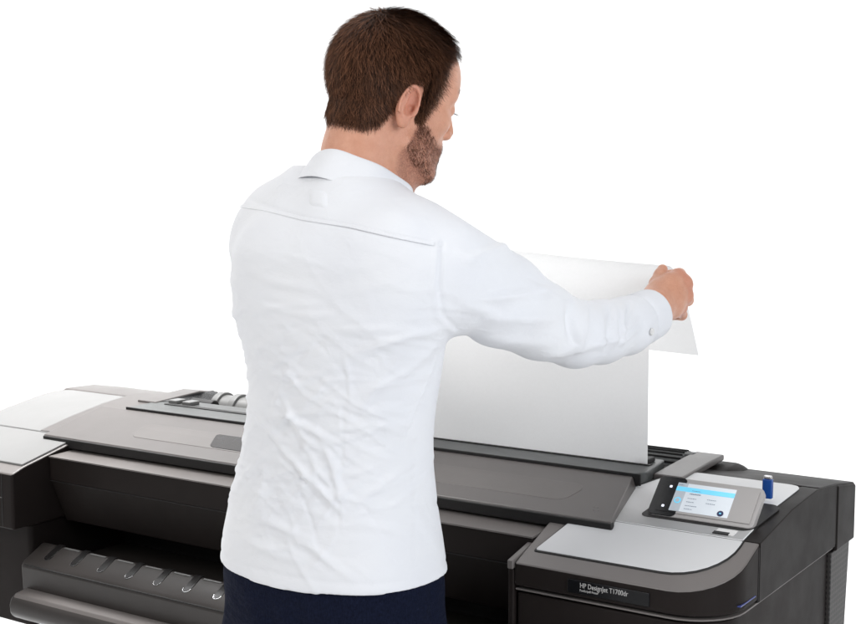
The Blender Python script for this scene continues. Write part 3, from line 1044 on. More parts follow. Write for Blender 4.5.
    def fold(a, b, am, w, asym=0.6):
        ab = np.array(b, float) - np.array(a, float); L = np.hypot(*ab)
        t = ((U2 - a[0]) * ab[0] + (V2 - a[1]) * ab[1]) / L ** 2
        dd = ((U2 - a[0]) * -ab[1] + (V2 - a[1]) * ab[0]) / L
        fade = np.clip(np.sin(np.pi * np.clip(t, 0, 1)), 0, 1) ** 0.7
        return 1.35 * am * np.exp(-(dd / np.where(dd > 0, w, w * asym)) ** 2) * fade * sl
    for f in [((462, 262), (520, 240), 0.004, 7), ((470, 300), (560, 288), 0.004, 6), ((480, 318), (560, 318), 0.003, 7), ((520, 280), (565, 300), 0.003, 5),
              ((571, 300), (573, 345), -0.008, 5), ((585, 303), (578, 352), 0.007, 6), ((600, 305), (602, 352), 0.004, 6), ((612, 303), (606, 356), -0.003, 3.5),
              ((617, 305), (614, 350), 0.003, 3), ((624, 303), (622, 348), 0.003, 3), ((632, 300), (624, 330), -0.003, 3), ((640, 318), (612, 340), 0.003, 3), ((643, 325), (618, 346), 0.0025, 3),
              ((600, 345), (540, 358), 0.003, 6), ((470, 338), (560, 345), 0.003, 8), ((455, 250), (490, 270), 0.0025, 6), ((585, 345), (625, 338), 0.003, 4), ((455, 300), (500, 315), 0.003, 7)]:
        dsp += fold(*f)
    # cuff edge
    ax = SL[-1][0] - SL[-2][0]; ax /= np.linalg.norm(ax)
    e = (V - SL[-1][0]) @ ax
    nearc = np.linalg.norm(V - SL[-1][0], axis=1) < 0.075
    dsp += np.where(nearc & (e > -0.036), 0.0016, 0) + np.where(nearc, -0.0015 * np.exp(-((e + 0.038) / 0.003) ** 2), 0)
    return dsp


person = empty('person', PB, 'man in white shirt and navy trousers standing at the printer, lifting its paper', 'person')


def build_shirt():
    V, Q = surface(shirt_sdf, (-1.52, 1.27, ZHEM - 0.02), (-0.79, 2.06, 1.50), 0.0031)
    V = relax(V, Q, 2, 0.5)
    N = vnormals(V, Q)
    V = V + N * crease_field(V, N)[:, None]
    V = relax(V, Q, 1, 0.25)
    return link('shirt', mesh_vq('shirt', V, Q), M['cotton'], person)


shirt = build_shirt()


def build_collar():
    # stand and fall of the collar: rings round the neck, lowest at the throat
    ax = np.array([0.13, 0.44, 0.86]); ax /= np.linalg.norm(ax)
    e1 = np.array([1.0, 0, 0]); e1 -= ax * (e1 @ ax); e1 /= np.linalg.norm(e1)
    e2 = np.cross(ax, e1)
    n = 96
    prof = [(0.0650, -0.030), (0.0655, 0.008), (0.0665, 0.0150), (0.0690, 0.0165), (0.0720, 0.0135), (0.0755, 0.002), (0.0805, -0.0290), (0.0808, -0.0310), (0.0788, -0.0310), (0.0690, 0.000)]
    V = []
    for k in range(n):
        a = 2 * math.pi * k / n
        for j, (r, h) in enumerate(prof):
            wob = 0.0012 * math.sin(3 * a + j * .3) + 0.0008 * math.sin(7 * a)
            rr_ = r * (0.98 + 0.05 * abs(math.sin(a))) + wob
            V.append(C0 + e1 * rr_ * math.cos(a) + e2 * rr_ * math.sin(a) + ax * (h + wob * .5))
    m = len(prof)
    Q = np.array([(k * m + j, ((k + 1) % n) * m + j, ((k + 1) % n) * m + (j + 1) % m, k * m + (j + 1) % m) for k in range(n) for j in range(m)])
    o = link('collar', mesh_vq('collar', np.array(V), Q[:, ::-1]), M['cotton2'], shirt)
    md = o.modifiers.new('smooth', 'SUBSURF'); md.levels = 1; md.render_levels = 2
    return o


build_collar()


# --- small sewn things: patch under the collar, cuff button
def ring_bm(c, n, r0, r1, h, seg=28):
    n = Vector(n).normalized(); t = n.orthogonal().normalized(); b = n.cross(t)
    bm = bmesh.new()
    rows = []
    for rad, hh in ((0.0002, h * .55), (r0 * .6, h * .55), (r0, h), (r1 * .93, h), (r1, h * .5), (r1, -h)):
        rows.append([bm.verts.new(Vector(c) + (t * math.cos(2 * math.pi * k / seg) + b * math.sin(2 * math.pi * k / seg)) * rad + n * hh) for k in range(seg)])
    for a, d in zip(rows[:-1], rows[1:]):
        for k in range(seg):
            bm.faces.new((a[k], a[(k + 1) % seg], d[(k + 1) % seg], d[k]))
    return bm


# --- head -----------------------------------------------------------------
YAW, PIT, ROL = math.radians(-22), math.radians(-10), math.radians(7)
HS = 0.925


def Rz(a): c, s = math.cos(a), math.sin(a); return np.array([[c, -s, 0], [s, c, 0], [0, 0, 1]])
def Rx(a): c, s = math.cos(a), math.sin(a); return np.array([[1, 0, 0], [0, c, -s], [0, s, c]])
def Ry(a): c, s = math.cos(a), math.sin(a); return np.array([[c, 0, s], [0, 1, 0], [-s, 0, c]])


HR = Rz(YAW) @ Rx(PIT) @ Ry(ROL)
HEAD_POS = at(394.5, 98.5, 1.865)


def h2w(p): return (np.asarray(p) * HS) @ HR.T + HEAD_POS
def w2h(P): return (P - HEAD_POS) @ HR / HS


def head_local(p):
    ps = p.copy(); ps[:, 0] = np.abs(ps[:, 0])
    d = ell(p, (0, -0.010, 0.036), (0.076, 0.093, 0.084))
    d = smin(d, ell(p, (0, 0.036, 0.036), (0.064, 0.062, 0.064)), 0.02)
    d = smin(d, ell(p, (0, 0.032, -0.035), (0.057, 0.054, 0.072)), 0.02)
    d = smin(d, ell(ps, (0.042, 0.054, -0.020), (0.019, 0.021, 0.018)), 0.02)          # cheekbone
    d = smin(d, cone(ps, (0.054, -0.002, -0.062), (0.030, 0.062, -0.100), 0.0145, 0.014), 0.028)   # jaw
    d = smin(d, ell(p, (0, 0.072, -0.098), (0.024, 0.019, 0.019)), 0.022)             # chin
    d = smin(d, ell(p, (0, 0.070, -0.062), (0.030, 0.024, 0.024)), 0.02)              # muzzle
    d = smin(d, cone(ps, (0.010, 0.088, 0.020), (0.046, 0.066, 0.022), 0.009, 0.008), 0.014)  # brow
    d = smax(d, -ell(ps, (0.031, 0.100, 0.003), (0.017, 0.016, 0.012)), 0.012)        # socket
    d = smin(d, ell(ps, (0.031, 0.0735, 0.001), (0.0150, 0.0145, 0.0125)), 0.005)     # lids over the eyeball
    d = smin(d, cone(p, (0, 0.089, 0.012), (0, 0.106, -0.030), 0.0075, 0.0098), 0.010)  # nose
    d = smin(d, ell(ps, (0.0120, 0.095, -0.036), (0.0085, 0.011, 0.0085)), 0.006)
    d = smax(d, -ell(ps, (0.0062, 0.100, -0.0440), (0.0035, 0.006, 0.004)), 0.003)    # nostril
    d = smin(d, cone(ps, (0.0, 0.0935, -0.0605), (0.020, 0.083, -0.065), 0.0048, 0.003), 0.004)   # upper lip
    d = smin(d, cone(ps, (0.0, 0.0915, -0.0715), (0.017, 0.083, -0.068), 0.0055, 0.003), 0.004)   # lower lip
    d = smax(d, -cone(ps, (0, 0.0985, -0.0662), (0.022, 0.088, -0.0668), 0.0014, 0.0012), 0.002)
    # ears: helix ring, lobe, hollow, lying back against the head
    E0 = np.array([0.0775, -0.024, -0.008]); Er = Rz(math.radians(-10)) @ Rx(math.radians(-8))
    q = (ps - E0) @ Er
    q = q * 1.0
    base = ell(q, (0, 0, 0), (0.0092, 0.0160, 0.0290))
    hollow = ell(q, (0.0105, 0.0020, 0.003), (0.0115, 0.0118, 0.0215))
    ear = smax(base, -hollow, 0.002)
    kk = np.sqrt((q[:, 1] / 0.0146) ** 2 + ((q[:, 2] - 0.001) / 0.0265) ** 2)
    rim = np.sqrt(((kk - 0.97) * 0.020) ** 2 + (q[:, 0] - 0.0065) ** 2) - 0.0027
    rim = np.maximum(rim, -0.016 - q[:, 2])
    ear = smin(ear, rim, 0.0022)
    ear = smin(ear, ell(q, (0.001, 0.002, -0.027), (0.0055, 0.0085, 0.0085)), 0.005)
    anti = cone(q, (0.0035, -0.0065, -0.012), (0.0045, -0.0045, 0.014), 0.0030, 0.0022)
    ear = smin(ear, anti, 0.003)
    ear = smin(ear, ell(q, (0.0035, 0.0125, -0.006), (0.0038, 0.0045, 0.0065)), 0.004)   # tragus
    ear = smax(ear, -ell(q, (0.003, 0.006, -0.004), (0.007, 0.0045, 0.006)), 0.002)      # canal
    d = smin(d, ear, 0.004)
    return d


HAIRLINE_Y = [-0.14, -0.115, -0.09, -0.070, -0.055, -0.044, -0.038, -0.028, -0.004, 0.002, 0.004, 0.016, 0.018, 0.022, 0.030, 0.042, 0.060, 0.086, 0.13]
HAIRLINE_Z = [-0.050, -0.060, -0.064, -0.062, -0.052, -0.034, -0.012, 0.019, 0.017, 0.002, -0.030, -0.034, -0.006, 0.020, 0.040, 0.056, 0.070, 0.082, 0.09]


def hair_over(p):
    """height above the hair line, in head coordinates"""
    return p[:, 2] - np.interp(p[:, 1], HAIRLINE_Y, HAIRLINE_Z)


def beard_amt(p):
    top = np.interp(p[:, 1], [-0.03, 0.0, 0.012, 0.024, 0.035, 0.055, 0.075, 0.095, 0.12], [-0.10, -0.050, -0.028, -0.024, -0.030, -0.046, -0.050, -0.046, -0.046])
    low = np.interp(p[:, 1], [-0.02, 0.0, 0.03, 0.06, 0.09], [-0.112, -0.128, -0.145, -0.15, -0.16])
    a = np.clip((top - p[:, 2]) / 0.012, 0, 1) * np.clip((p[:, 2] - low) / 0.015, 0, 1) * np.clip((p[:, 1] + 0.018) / 0.014, 0, 1)
    lips = np.exp(-(((p[:, 2] + 0.067) / 0.0085) ** 2 + (p[:, 0] / 0.022) ** 4)) * (p[:, 1] > 0.075)
    return a * (1 - lips), lips


def head_sdf(P):
    d = head_local(w2h(P)) * HS
    nk = chain(P, [(h2w((0, -0.030, -0.035)), 0.057), (h2w((0, -0.034, -0.085)), 0.0525), (NB * .5 + h2w((0, -0.034, -0.085)) * .5, 0.052), (NB + np.array([0, 0.0, -0.03]), 0.058)], 0.02)
    d = smin(d, nk, 0.016)
    # front of the throat
    th = cone(P, h2w((0, 0.022, -0.090)), NB + np.array([0.012, 0.045, -0.01]), 0.034, 0.040)
    d = smin(d, th, 0.02)
    return d


# --- right hand, closed round the fold of the sheet
def hp(px, py, dt=0.0): return at(px, py, 2.165 + dt)


WR = SL[-1][0]
HU = 2.165 / F           # one picture pixel at the hand


def finger(P, pts, k=0.004):
    return chain(P, pts, k)


def hand_sdf(P, mc, fingers, thumb, wrist):
    d = None
    for m_ in mc:
        e = chain(P, m_, 0.008)
        d = e if d is None else smin(d, e, 0.013)
    d = smin(d, chain(P, wrist, 0.02), 0.022)
    fd = None
    for f in fingers:
        e = finger(P, f)
        fd = e if fd is None else smin(fd, e, 0.0022)
    d = smin(d, fd, 0.006)
    d = smin(d, chain(P, thumb, 0.006), 0.006)
    return d


KN = [hp(677.5, 276.5, 0.004), hp(684.5, 283.5, 0.000), hp(685.5, 296, 0.002), hp(680, 308, 0.008)]
wr0 = at(655, 303, 2.075)
MC = []
wtop = [hp(659, 289, -0.016), hp(661, 296, -0.020), hp(662, 303, -0.018), hp(662, 310, -0.012)]
for i, kn in enumerate(KN):
    MC.append([(wtop[i], 0.0150), (wtop[i] * .45 + kn * .55 - FW * 0.004, 0.0140), (kn, (0.0125, 0.0128, 0.0120, 0.0108)[i])])
FG = []
rF = [0.0098, 0.0100, 0.0095, 0.0083]
for i, kn in enumerate(KN):
    s = (0.95, 1.0, 0.95, 0.8)[i]
    pip = kn + FW * 0.036 * s + RI * 0.010 * s + UP * (0.004 - 0.005 * i)
    dip = pip + FW * 0.008 - RI * 0.027 * s - UP * 0.002
    tip = dip - FW * 0.018 * s - RI * 0.009 * s
    FG.append([(kn, rF[i] + 0.002), (kn * .5 + pip * .5, rF[i]), (pip, rF[i] + .0005), (dip, rF[i] - .001), (tip, rF[i] - .0022)])
TH = [(hp(657, 293, -0.012), 0.0165), (hp(657.5, 284, 0.002), 0.0130), (hp(660.5, 275.5, 0.012), 0.0105), (hp(662.5, 269.5, 0.018), 0.0085)]
WRI = [(at(640, 316, 2.095), 0.027), (at(653, 308, 2.125), 0.027), (hp(662, 300, -0.016), 0.024)]


def rhand(P): return hand_sdf(P, MC, FG, TH, WRI)


# left hand, hidden in front of the man: closed on the sheet's other edge
LH = LW + np.array([0.0, 0.035, 0.012])
mcL, fgL = [], []
for i in range(4):
    base_ = LW + np.array([-0.012 + 0.004 * i, 0.014, 0.022 - 0.013 * i])
    kn = LW + np.array([-0.018, 0.064 - 0.004 * i, 0.036 - 0.021 * i])
    mcL.append([(base_, 0.0145), (base_ * .5 + kn * .5, 0.0138), (kn, 0.0120)])
    pip = kn + np.array([-0.008, 0.034, -0.003]); dip = pip + np.array([0.024, 0.008, -0.002]); tip = dip + np.array([0.010, -0.016, 0])
    fgL.append([(kn, 0.0115), (kn * .5 + pip * .5, 0.0096), (pip, 0.0097), (dip, 0.0086), (tip, 0.0076)])
thL = [(LW + np.array([0.004, 0.02, 0.022]), 0.016), (LW + np.array([0.016, 0.040, 0.042]), 0.0125), (LW + np.array([0.020, 0.062, 0.050]), 0.0105), (LW + np.array([0.020, 0.082, 0.048]), 0.0085)]
wrL = [(LW + (LE - LW) * 0.2, 0.027), (LW, 0.026), (LW + np.array([-0.006, 0.02, 0.0]), 0.024)]


def lhand(P): return hand_sdf(P, mcL, fgL, thL, wrL)


def limbs_sdf(P):
    """what the clothes hide: trunk, arms and legs"""
    d = torso(P, -0.020)
    d = smax(d, P[:, 2] - (TZ[-3] + 0.01), 0.05)
    d = smax(d, 0.80 - P[:, 2], 0.03)
    d = smin(d, chain(P, [(SL[0][0], 0.036), (at(415, 250, 1.785), 0.036), (NB + np.array([0, 0, -0.03]), 0.050), (at(316, 217, 1.885), 0.038), (LJ, 0.042)], 0.02), 0.03)
    d = smin(d, chain(P, [(p, max(r - 0.016, 0.022)) for p, r in SL], 0.01), 0.02)
    d = smin(d, chain(P, [(p, max(r - 0.014, 0.024)) for p, r in SLL], 0.01), 0.02)
    d = smin(d, cone(P, NB + np.array([0, 0, -0.06]), NB, 0.055, 0.050), 0.02)
    for s in (-1, 1):
        hx = TX[0] + s * 0.085
        d = smin(d, chain(P, [((hx, 1.46, 0.83), 0.078), ((hx + s * .005, 1.475, 0.47), 0.050), ((hx + s * .01, 1.45, 0.33), 0.050), ((hx + s * .012, 1.445, 0.09), 0.034)], 0.03), 0.03)
    return d


def bool_union(objs):
    a = objs[0]
    for b in objs[1:]:
        md = a.modifiers.new('join', 'BOOLEAN'); md.operation = 'UNION'; md.solver = 'FAST'; md.object = b
    bpy.context.view_layer.update()
    dg = bpy.context.evaluated_depsgraph_get()
    me = bpy.data.meshes.new_from_object(a.evaluated_get(dg))
    for o in objs:
        bpy.data.objects.remove(o)
    return me


def body_mesh():
    parts = []
    lo, hi = HEAD_POS - 0.19, HEAD_POS + 0.17
    lo = np.array([lo[0], lo[1], NB[2] - 0.075])
    V, Q = surface(head_sdf, lo, hi, 0.0017)
    V = relax(V, Q, 1, 0.4)
    parts.append((V, Q))
    a = np.array([k for k in KN] + [WR])
    V, Q = surface(rhand, a.min(0) - 0.075, a.max(0) + 0.075, 0.0014)
    V = relax(V, Q, 1, 0.4); parts.append((V, Q))
    V, Q = surface(lhand, LW - np.array([.07, .06, .07]), LW + np.array([.07, .15, .09]), 0.0025)
    V = relax(V, Q, 1, 0.4); parts.append((V, Q))
    V, Q = surface(limbs_sdf, (-1.55, 1.28, 0.04), (-0.80, 2.02, 1.50), 0.0085)
    parts.append((V, Q))
    tmp = []
    for V, Q in parts:
        o = bpy.data.objects.new('tmp', mesh_vq('tmp', V, Q)); COL.objects.link(o); tmp.append(o)
    me = bool_union([tmp[3], tmp[0], tmp[1], tmp[2]])
    me.materials.clear()
    return me


me = body_mesh()
nv = len(me.vertices)
BV = np.zeros(nv * 3, np.float32); me.vertices.foreach_get('co', BV); BV = BV.reshape(-1, 3).astype(float)
hl = w2h(BV)
inh = (np.linalg.norm(hl, axis=1) < 0.20) & (hl[:, 2] > -0.16)
bd, lips = beard_amt(hl)
ear = np.exp(-(((np.abs(hl[:, 0]) - 0.082) / 0.02) ** 2 + ((hl[:, 1] + 0.02) / 0.03) ** 2 + ((hl[:, 2] + 0.0) / 0.045) ** 2))
sc = np.clip((hair_over(hl) - 0.002) / 0.016, 0, 1) * (np.abs(hl[:, 0]) < 0.0765) * (1 - np.clip(ear * 2.2 - 0.2, 0, 1))
dh = rhand(BV)
kn_red = np.zeros(nv)
for kn in KN: kn_red += 0.65 * np.exp(-(np.linalg.norm(BV - kn, axis=1) / 0.014) ** 2)
tint = np.stack([bd * inh * 0.85, np.clip(lips * 0.7 * inh + 0.46 * ear * inh + kn_red, 0, 1), sc * inh * 0.9], 1)
color_attr(me, 'tint', tint)
body = link('body', me, M['skin'], person)


# --- hair as strands over a thin cap
def strands(roots, dirs, nrm, length, width, lift, curl, seed):
    r = np.random.default_rng(seed)
    n = len(roots)
    S = 4
    L = length * r.uniform(0.7, 1.25, n)
    jit = r.normal(0, 1.0, (n, 3)) * (0.17 + 7.0 * np.clip(np.asarray(length) - 0.016, 0, 0.012))[:, None]
    d = dirs + jit
    d -= nrm * np.sum(d * nrm, 1)[:, None]
    d /= np.linalg.norm(d, axis=1)[:, None] + 1e-9
    side = np.cross(d, nrm)
    lf = lift * r.uniform(0.6, 1.4, n)
    bend = r.normal(0, curl, n)
    V = np.zeros((n, S * 2, 3))
    for k in range(S):
        t = k / (S - 1)
        c = roots + d * (L * t)[:, None] + nrm * (L * (lf * t - 0.75 * lf * t * t * 0.6))[:, None] + side * (bend * L * t * t)[:, None]
        w = width * (1 - 0.75 * t)
        # ribbon turned at a random angle about its own run
        an = np.linspace(0, 1, n) * 0 + r.uniform(0, 1, 1)
        wv = side * 0.8 + nrm * 0.35
        V[:, 2 * k] = c - wv * w; V[:, 2 * k + 1] = c + wv * w
    base = np.arange(n)[:, None] * (S * 2)
    Q = np.concatenate([base + np.array([2 * k, 2 * k + 1, 2 * k + 3, 2 * k + 2]) for k in range(S - 1)])
    shade = r.beta(1.2, 2.6, n)
    C = np.repeat(shade, S * 2)
    T = np.tile(np.repeat(np.linspace(0, 1, S), 2), n)
    C = np.clip(C * (0.75 + 0.5 * T), 0, 1)
    return V.reshape(-1, 3), Q, np.stack([C, C, C], 1)


def scalp_local(p):
    return smin(head_local(p), cone(p, (0, -0.030, -0.035), (0, -0.034, -0.085), 0.060, 0.0555), 0.016)


def head_samples(n, mask_fn, seed):
    """points on the head found by shrinking rays onto the modelled surface"""
    r = np.random.default_rng(seed)
    out = []
    while sum(len(o) for o in out) < n:
        v = r.normal(size=(n, 3)); v /= np.linalg.norm(v, axis=1)[:, None]
        c = np.array([0, 0.0, 0.0])
        p = c + v * 0.16
        for _ in range(26):
            p = p - v * np.clip(scalp_local(p), -0.01, 0.02)[:, None] * 0.8
        ok = np.abs(scalp_local(p)) < 0.0015
        p = p[ok]
        p = p[mask_fn(p, r)]
        out.append(p)
    p = np.concatenate(out)[:n]
    e = 0.0015
    g = np.stack([scalp_local(p + np.eye(3)[i] * e) - scalp_local(p - np.eye(3)[i] * e) for i in range(3)], 1)
    g /= np.linalg.norm(g, axis=1)[:, None] + 1e-9
    return p, g


def scalp_mask(p, r):
    h = hair_over(p)
    keep = (h > r.normal(0.002, 0.004, len(p))) & (r.uniform(0, 1, len(p)) < np.clip(h / 0.014, 0.12, 1))
    return keep & (np.abs(p[:, 0]) < 0.0775) & ~((np.abs(p[:, 0]) > 0.0735) & (p[:, 2] < 0.024) & (p[:, 1] < 0.001) & (p[:, 1] > -0.043))


def build_hair():
    # cap following the skull a few millimetres out
    def cap(P):
        p = w2h(P)
        d = np.minimum(ell(p, (0, -0.010, 0.036), (0.076, 0.093, 0.084)), smin(ell(p, (0, -0.010, 0.036), (0.076, 0.093, 0.084)), ell(p, (0, 0.036, 0.036), (0.064, 0.062, 0.064)), 0.02))
        nk = cone(p, (0, -0.030, -0.035), (0, -0.034, -0.085), 0.060, 0.0555)
        d = smin(d, nk, 0.016)
        h = hair_over(p)
        grow = np.clip(h / 0.05, 0, 1)
        wave = 0.0015 * np.sin(p[:, 0] * 190 + 3 * np.sin(p[:, 1] * 70)) * np.sin(p[:, 1] * 160 + p[:, 2] * 90)
        return np.maximum(d - (0.0004 + 0.0062 * grow + wave * grow), -(h - 0.011) * 0.5)
    V, Q = surface(cap, HEAD_POS - 0.16, HEAD_POS + 0.16, 0.0032)
    V = relax(V, Q, 1, 0.4)
    C = np.full((len(V), 3), 0.12)
    vs, qs, cs = [V], [Q], [C]
    off = len(V)
    p, g = head_samples(27000, scalp_mask, 3)
    h = hair_over(p)
    grow = np.clip(h / 0.05, 0, 1)
    # combed away from the crown: forward on top, down at the sides and nape
    crown = np.array([0.012, -0.055, 0.105])
    fl = p - crown
    fl += np.array([0, 0.03, -0.02])
    fl[:, 2] -= 0.03
    front = np.clip((p[:, 1] - 0.02) / 0.05, 0, 1) * np.clip((p[:, 2] - 0.06) / 0.03, 0, 1)
    fl = fl / np.linalg.norm(fl, axis=1)[:, None]
    fl += front[:, None] * np.array([-0.4, 0.5, 0.25])
    L = 0.010 + 0.019 * grow + 0.005 * front
    tem = np.clip((p[:, 1] - 0.018) / 0.02, 0, 1) * (p[:, 2] < 0.075)
    L *= 1 - 0.45 * tem
    fl += tem[:, None] * np.array([0, -0.5, 0.2])
    ne = np.exp(-(((p[:, 1] + 0.014) / 0.028) ** 2 + ((p[:, 2] - 0.0) / 0.045) ** 2))
    L *= 1 - 0.6 * ne
    roots = p + g * (0.0008 + 0.0066 * grow)[:, None]
    v, q, c = strands(roots @ HR.T * HS + HEAD_POS, fl @ HR.T, g @ HR.T, L * 0.88, 0.00046, 0.27 + 0.0 * grow, 0.20, 4)
    vs.append(v); qs.append(q + off); cs.append(c); off += len(v)
    V = np.concatenate(vs); Q = np.concatenate(qs); C = np.concatenate(cs)
    me = mesh_vq('hair', V, Q)
    color_attr(me, 'tint', C)
    return link('hair', me, M['hair'], person)


build_hair()


def build_beard():
    def mk(p, r):
        b, l = beard_amt(p)
        return r.uniform(0, 1, len(p)) < b
    p, g = head_samples(7000, mk, 8)
    fl = np.tile(np.array([0, 0.35, -0.9]), (len(p), 1))
    v, q, c = strands(p @ HR.T * HS + HEAD_POS, fl @ HR.T, g @ HR.T, np.full(len(p), 0.0052), 0.00026, 0.5, 0.3, 9)
    me = mesh_vq('beard', v, q)
    color_attr(me, 'tint', c)
    return link('beard', me, M['beard'], person)


build_beard()

# brow and lashes, each side its own piece
def brow_lash(sd):
    r = np.random.default_rng(2)
    roots, dirs = [], []
    for i in range(110):
        t = r.uniform(0, 1)
        roots.append((sd * (0.012 + 0.040 * t), 0.15, 0.026 + 0.006 * math.sin(t * 2.6) + r.normal(0, 0.0018)))
        dirs.append((sd * 1.0, -0.3, 0.15))
    p = np.array(roots)
    v = np.array([0, -1.0, 0])
    for _ in range(30):
        p = p + v * np.clip(head_local(p), -0.01, 0.02)[:, None] * 0.8
    e = 0.0015
    g = np.stack([head_local(p + np.eye(3)[i] * e) - head_local(p - np.eye(3)[i] * e) for i in range(3)], 1)
    g /= np.linalg.norm(g, axis=1)[:, None]
    v1, q1, c1 = strands(p @ HR.T * HS + HEAD_POS, np.array(dirs) @ HR.T, g @ HR.T, np.full(len(p), 0.006), 0.0002, 0.2, 0.2, 21)
    me = mesh_vq('eyebrow', v1, q1); color_attr(me, 'tint', np.clip(c1 + 0.25, 0, 1))
    link('eyebrow', me, M['hair'], person)
    rt, dr = [], []
    for i in range(46):
        a = r.uniform(-1, 1)
        rt.append((sd * 0.031 + 0.0135 * a, 0.0865 - 0.0045 * a * a, -0.0035 + 0.002 * (1 - a * a))); dr.append((0.3 * a, 1.0, -0.25))
    rt = np.array(rt); n_ = np.tile([0, 0.3, 1.0], (len(rt), 1)); n_ = n_ / np.linalg.norm(n_, axis=1)[:, None]
    v1, q1, c1 = strands(rt @ HR.T * HS + HEAD_POS, np.array(dr) @ HR.T, n_ @ HR.T, np.full(len(rt), 0.008), 0.0003, 0.1, 0.1, 22)
    me = mesh_vq('eyelashes', v1, q1); color_attr(me, 'tint', c1 * 0.2)
    link('eyelashes', me, M['hair'], person)


brow_lash(-1)
brow_lash(1)

# --- trousers and shoes
def trousers_sdf(P):
    d = torso(P, -0.006)
    d = smax(d, P[:, 2] - (ZHEM + 0.06), 0.004)
    d = smax(d, 0.80 - P[:, 2], 0.05)
    for s in (-1, 1):
        hx = TX[0] + s * 0.080
        d = smin(d, chain(P, [((hx, 1.46, 0.80), 0.092), ((hx + s * .008, 1.472, 0.47), 0.070), ((hx + s * .012, 1.45, 0.30), 0.062), ((hx + s * .014, 1.445, 0.07), 0.056)], 0.03), 0.028)
    d = smax(d, 0.045 - P[:, 2], 0.004)
    return d


def build_trousers():
    V, Q = surface(trousers_sdf, (-1.40, 1.28, 0.03), (-0.86, 1.66, ZHEM + 0.09), 0.0065)
    V = relax(V, Q, 1, 0.5)
    N = vnormals(V, Q)
    r = np.random.default_rng(3)
    d = 0.003 * np.sin(V[:, 2] * 70 + 6 * np.sin(V[:, 0] * 22)) * np.exp(-((V[:, 2] - 0.80) / 0.09) ** 2)
    u = (V - np.array([-1.13, 1.46, 0])) @ RI
    pk = np.array([at(437, 575, 1.70), at(433, 610, 1.70)])
    pu = (pk - np.array([-1.13, 1.46, 0])) @ RI
    d += -0.003 * np.exp(-((u - np.interp(V[:, 2], [pk[1][2], pk[0][2]], [pu[1], pu[0]])) / 0.004) ** 2) * (V[:, 2] > 0.82)
    V = V + N * d[:, None]
    o = link('trousers', mesh_vq('trousers', V, Q), M['twill'], person)
    return o


build_trousers()
for s in (-1, 1):
    hx = TX[0] + s * 0.094

    def shoe(P, hx=hx):
        d = ell(P, (hx, 1.50, 0.035), (0.046, 0.145, 0.05))
        d = smin(d, ell(P, (hx, 1.44, 0.06), (0.042, 0.065, 0.05)), 0.03)
        return smax(d, 0.002 - P[:, 2], 0.004)
    V, Q = surface(shoe, (hx - 0.07, 1.33, -0.01), (hx + 0.07, 1.67, 0.13), 0.006)
    link('shoe', mesh_vq('shoe', V, Q), M['gloss'], person)

# cuff button on the sleeve
def on_surface(fn, o, d, n=60):
    p = np.array(o, float)[None]
    for _ in range(n):
        p = p + d * np.clip(fn(p), -0.02, 0.05)[:, None] * 0.8
    e = 0.002
    g = np.array([(fn(p + np.eye(3)[i] * e) - fn(p - np.eye(3)[i] * e))[0] for i in range(3)])
    return p[0], g / np.linalg.norm(g)


def view_hit(px, py, t0=1.4):
    d = FW + RI * (px - CX) / F + UP * (CY - py) / F
    d = d / np.linalg.norm(d)
    return on_surface(shirt_sdf, CAM + d * t0, d)


p, g = view_hit(651, 331.5, 1.9)
from_bm('cuff_button', ring_bm(p + g * 0.0022, g, 0.0038, 0.0055, 0.0012), M['print'], shirt)


# patch of cloth sewn under the collar, and flat-felled seam strips lying on the cloth
def ribbon(name, pts, w, mat, lift=0.0012, t0=1.4, parent=None):
    P3, G3 = [], []
    for (a, b) in zip(pts[:-1], pts[1:]):
        for k in range(8):
            P3.append((a[0] + (b[0] - a[0]) * k / 8, a[1] + (b[1] - a[1]) * k / 8))
    P3.append(pts[-1])
    W3 = []
    for q in P3:
        p, g = view_hit(q[0], q[1], t0); W3.append((p, g))
    bm = bmesh.new(); rows = []
    for i, (p, g) in enumerate(W3):
        t = W3[min(i + 1, len(W3) - 1)][0] - W3[max(i - 1, 0)][0]
        s = np.cross(t, g); s /= np.linalg.norm(s)
        rows.append([bm.verts.new(p + s * w * a + g * lift * h) for a, h in ((-1, 0.2), (-.7, 1), (.7, 1), (1, 0.2))])
    for a, b in zip(rows[:-1], rows[1:]):
        for k in range(3): bm.faces.new((a[k], a[k + 1], b[k + 1], b[k]))
    return from_bm(name, bm, mat, parent or shirt)


ribbon('yoke_seam', [(241, 206), (262, 209), (304, 219), (350, 226), (394, 236), (434, 244)], 0.0028, M['cotton2'], 0.0010)


def patch():
    n = 7
    bm = bmesh.new(); rows = []
    for i in range(n):
        row = []
        for j in range(n):
            u, v = i / (n - 1), j / (n - 1)
            x = 308 + 20 * u + 0.5 * v; y = 188 + 3.5 * u + 18 * v
            p, g = view_hit(x, y)
            edge = 0 if i in (0, n - 1) or j in (0, n - 1) else 1
            row.append(bm.verts.new(p + g * (-0.0006 + 0.0022 * edge)))
        rows.append(row)
    for i in range(n - 1):
        for j in range(n - 1):
            bm.faces.new((rows[i][j], rows[i + 1][j], rows[i + 1][j + 1], rows[i][j + 1]))
    return from_bm('sewn_patch', bm, M['cotton'], shirt)


patch()

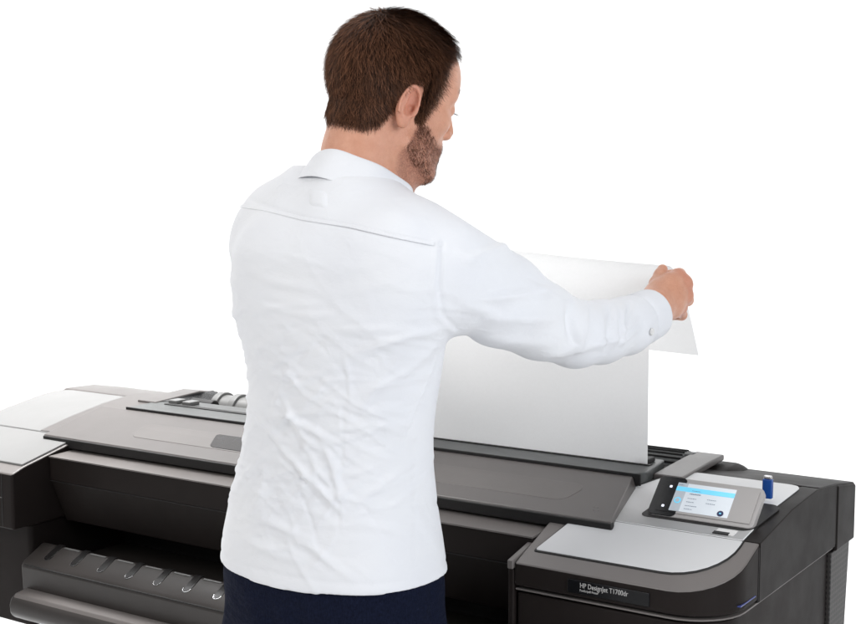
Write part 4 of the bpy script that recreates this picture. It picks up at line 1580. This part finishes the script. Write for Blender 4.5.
# ================================================================== CAMERA, WORLD, LAMPS
cam_d = bpy.data.cameras.new('camera')
cam = bpy.data.objects.new('camera', cam_d)
COL.objects.link(cam)
rot = Matrix((RI, UP, -FW)).transposed()
cam.matrix_world = Matrix.Translation(CAM) @ rot.to_4x4()
cam_d.sensor_width = 36.0
cam_d.lens = 36.0 * F / 856.0
cam_d.clip_end = 100
scn.camera = cam

w = bpy.data.worlds.new('World')
scn.world = w
w.use_nodes = True
w.node_tree.nodes['Background'].inputs['Color'].default_value = (0.97, 0.985, 1.0, 1)
w.node_tree.nodes['Background'].inputs['Strength'].default_value = 0.22


def area(name, loc, target, sx, sy, power, color=(1, 1, 1), spread=180):
    l = bpy.data.lights.new(name, 'AREA')
    l.shape = 'RECTANGLE'; l.size = sx; l.size_y = sy; l.energy = power; l.color = color
    l.spread = math.radians(spread)
    o = bpy.data.objects.new(name, l)
    o.location = loc
    o.rotation_euler = (Vector(target) - Vector(loc)).to_track_quat('-Z', 'Y').to_euler()
    COL.objects.link(o)
    return o


# backdrop lamps: overhead, behind the printer, turned away from the man
def uv(u, v, z): return (u * 0.832 - v * 0.555, u * 0.555 + v * 0.832, z)


area('backdrop_lamp', uv(-1.2, 3.7, 3.6), uv(-1.2, 4.8, 1.35), 15.0, 0.6, 176, spread=120)
area('top_softbox', uv(-0.2, 2.2, 3.4), uv(0.0, 2.1, 1.0), 2.4, 1.4, 20)
area('left_boost_lamp', (-2.50, 2.15, 2.35), (-2.32, 1.92, 0.95), 0.9, 0.9, 14, spread=75)  # added lamp out of frame, narrowed to brighten the printer's left end
area('key_softbox', uv(-2.3, 0.45, 2.7), uv(-0.1, 1.8, 1.15), 1.2, 1.2, 42, (1, 0.985, 0.96))
area('paper_boost_lamp', uv(0.0, 3.2, 0.45), (-1.15, 2.06, 1.15), 1.2, 0.5, 3.9, spread=100)  # added lamp, unseen behind the printer, to brighten the sheet
area('fill_softbox', (1.45, 0.75, 1.95), (-1.05, 1.9, 1.15), 1.4, 1.6, 54, (0.93, 0.96, 1.0))

scn.view_settings.view_transform = 'Standard'
scn.view_settings.look = 'None'
scn.view_settings.exposure = 0
scn.view_settings.gamma = 1
scn.render.engine = 'CYCLES'
scn.cycles.use_denoising = True
scn.cycles.max_bounces = 8
scn.render.film_transparent = False
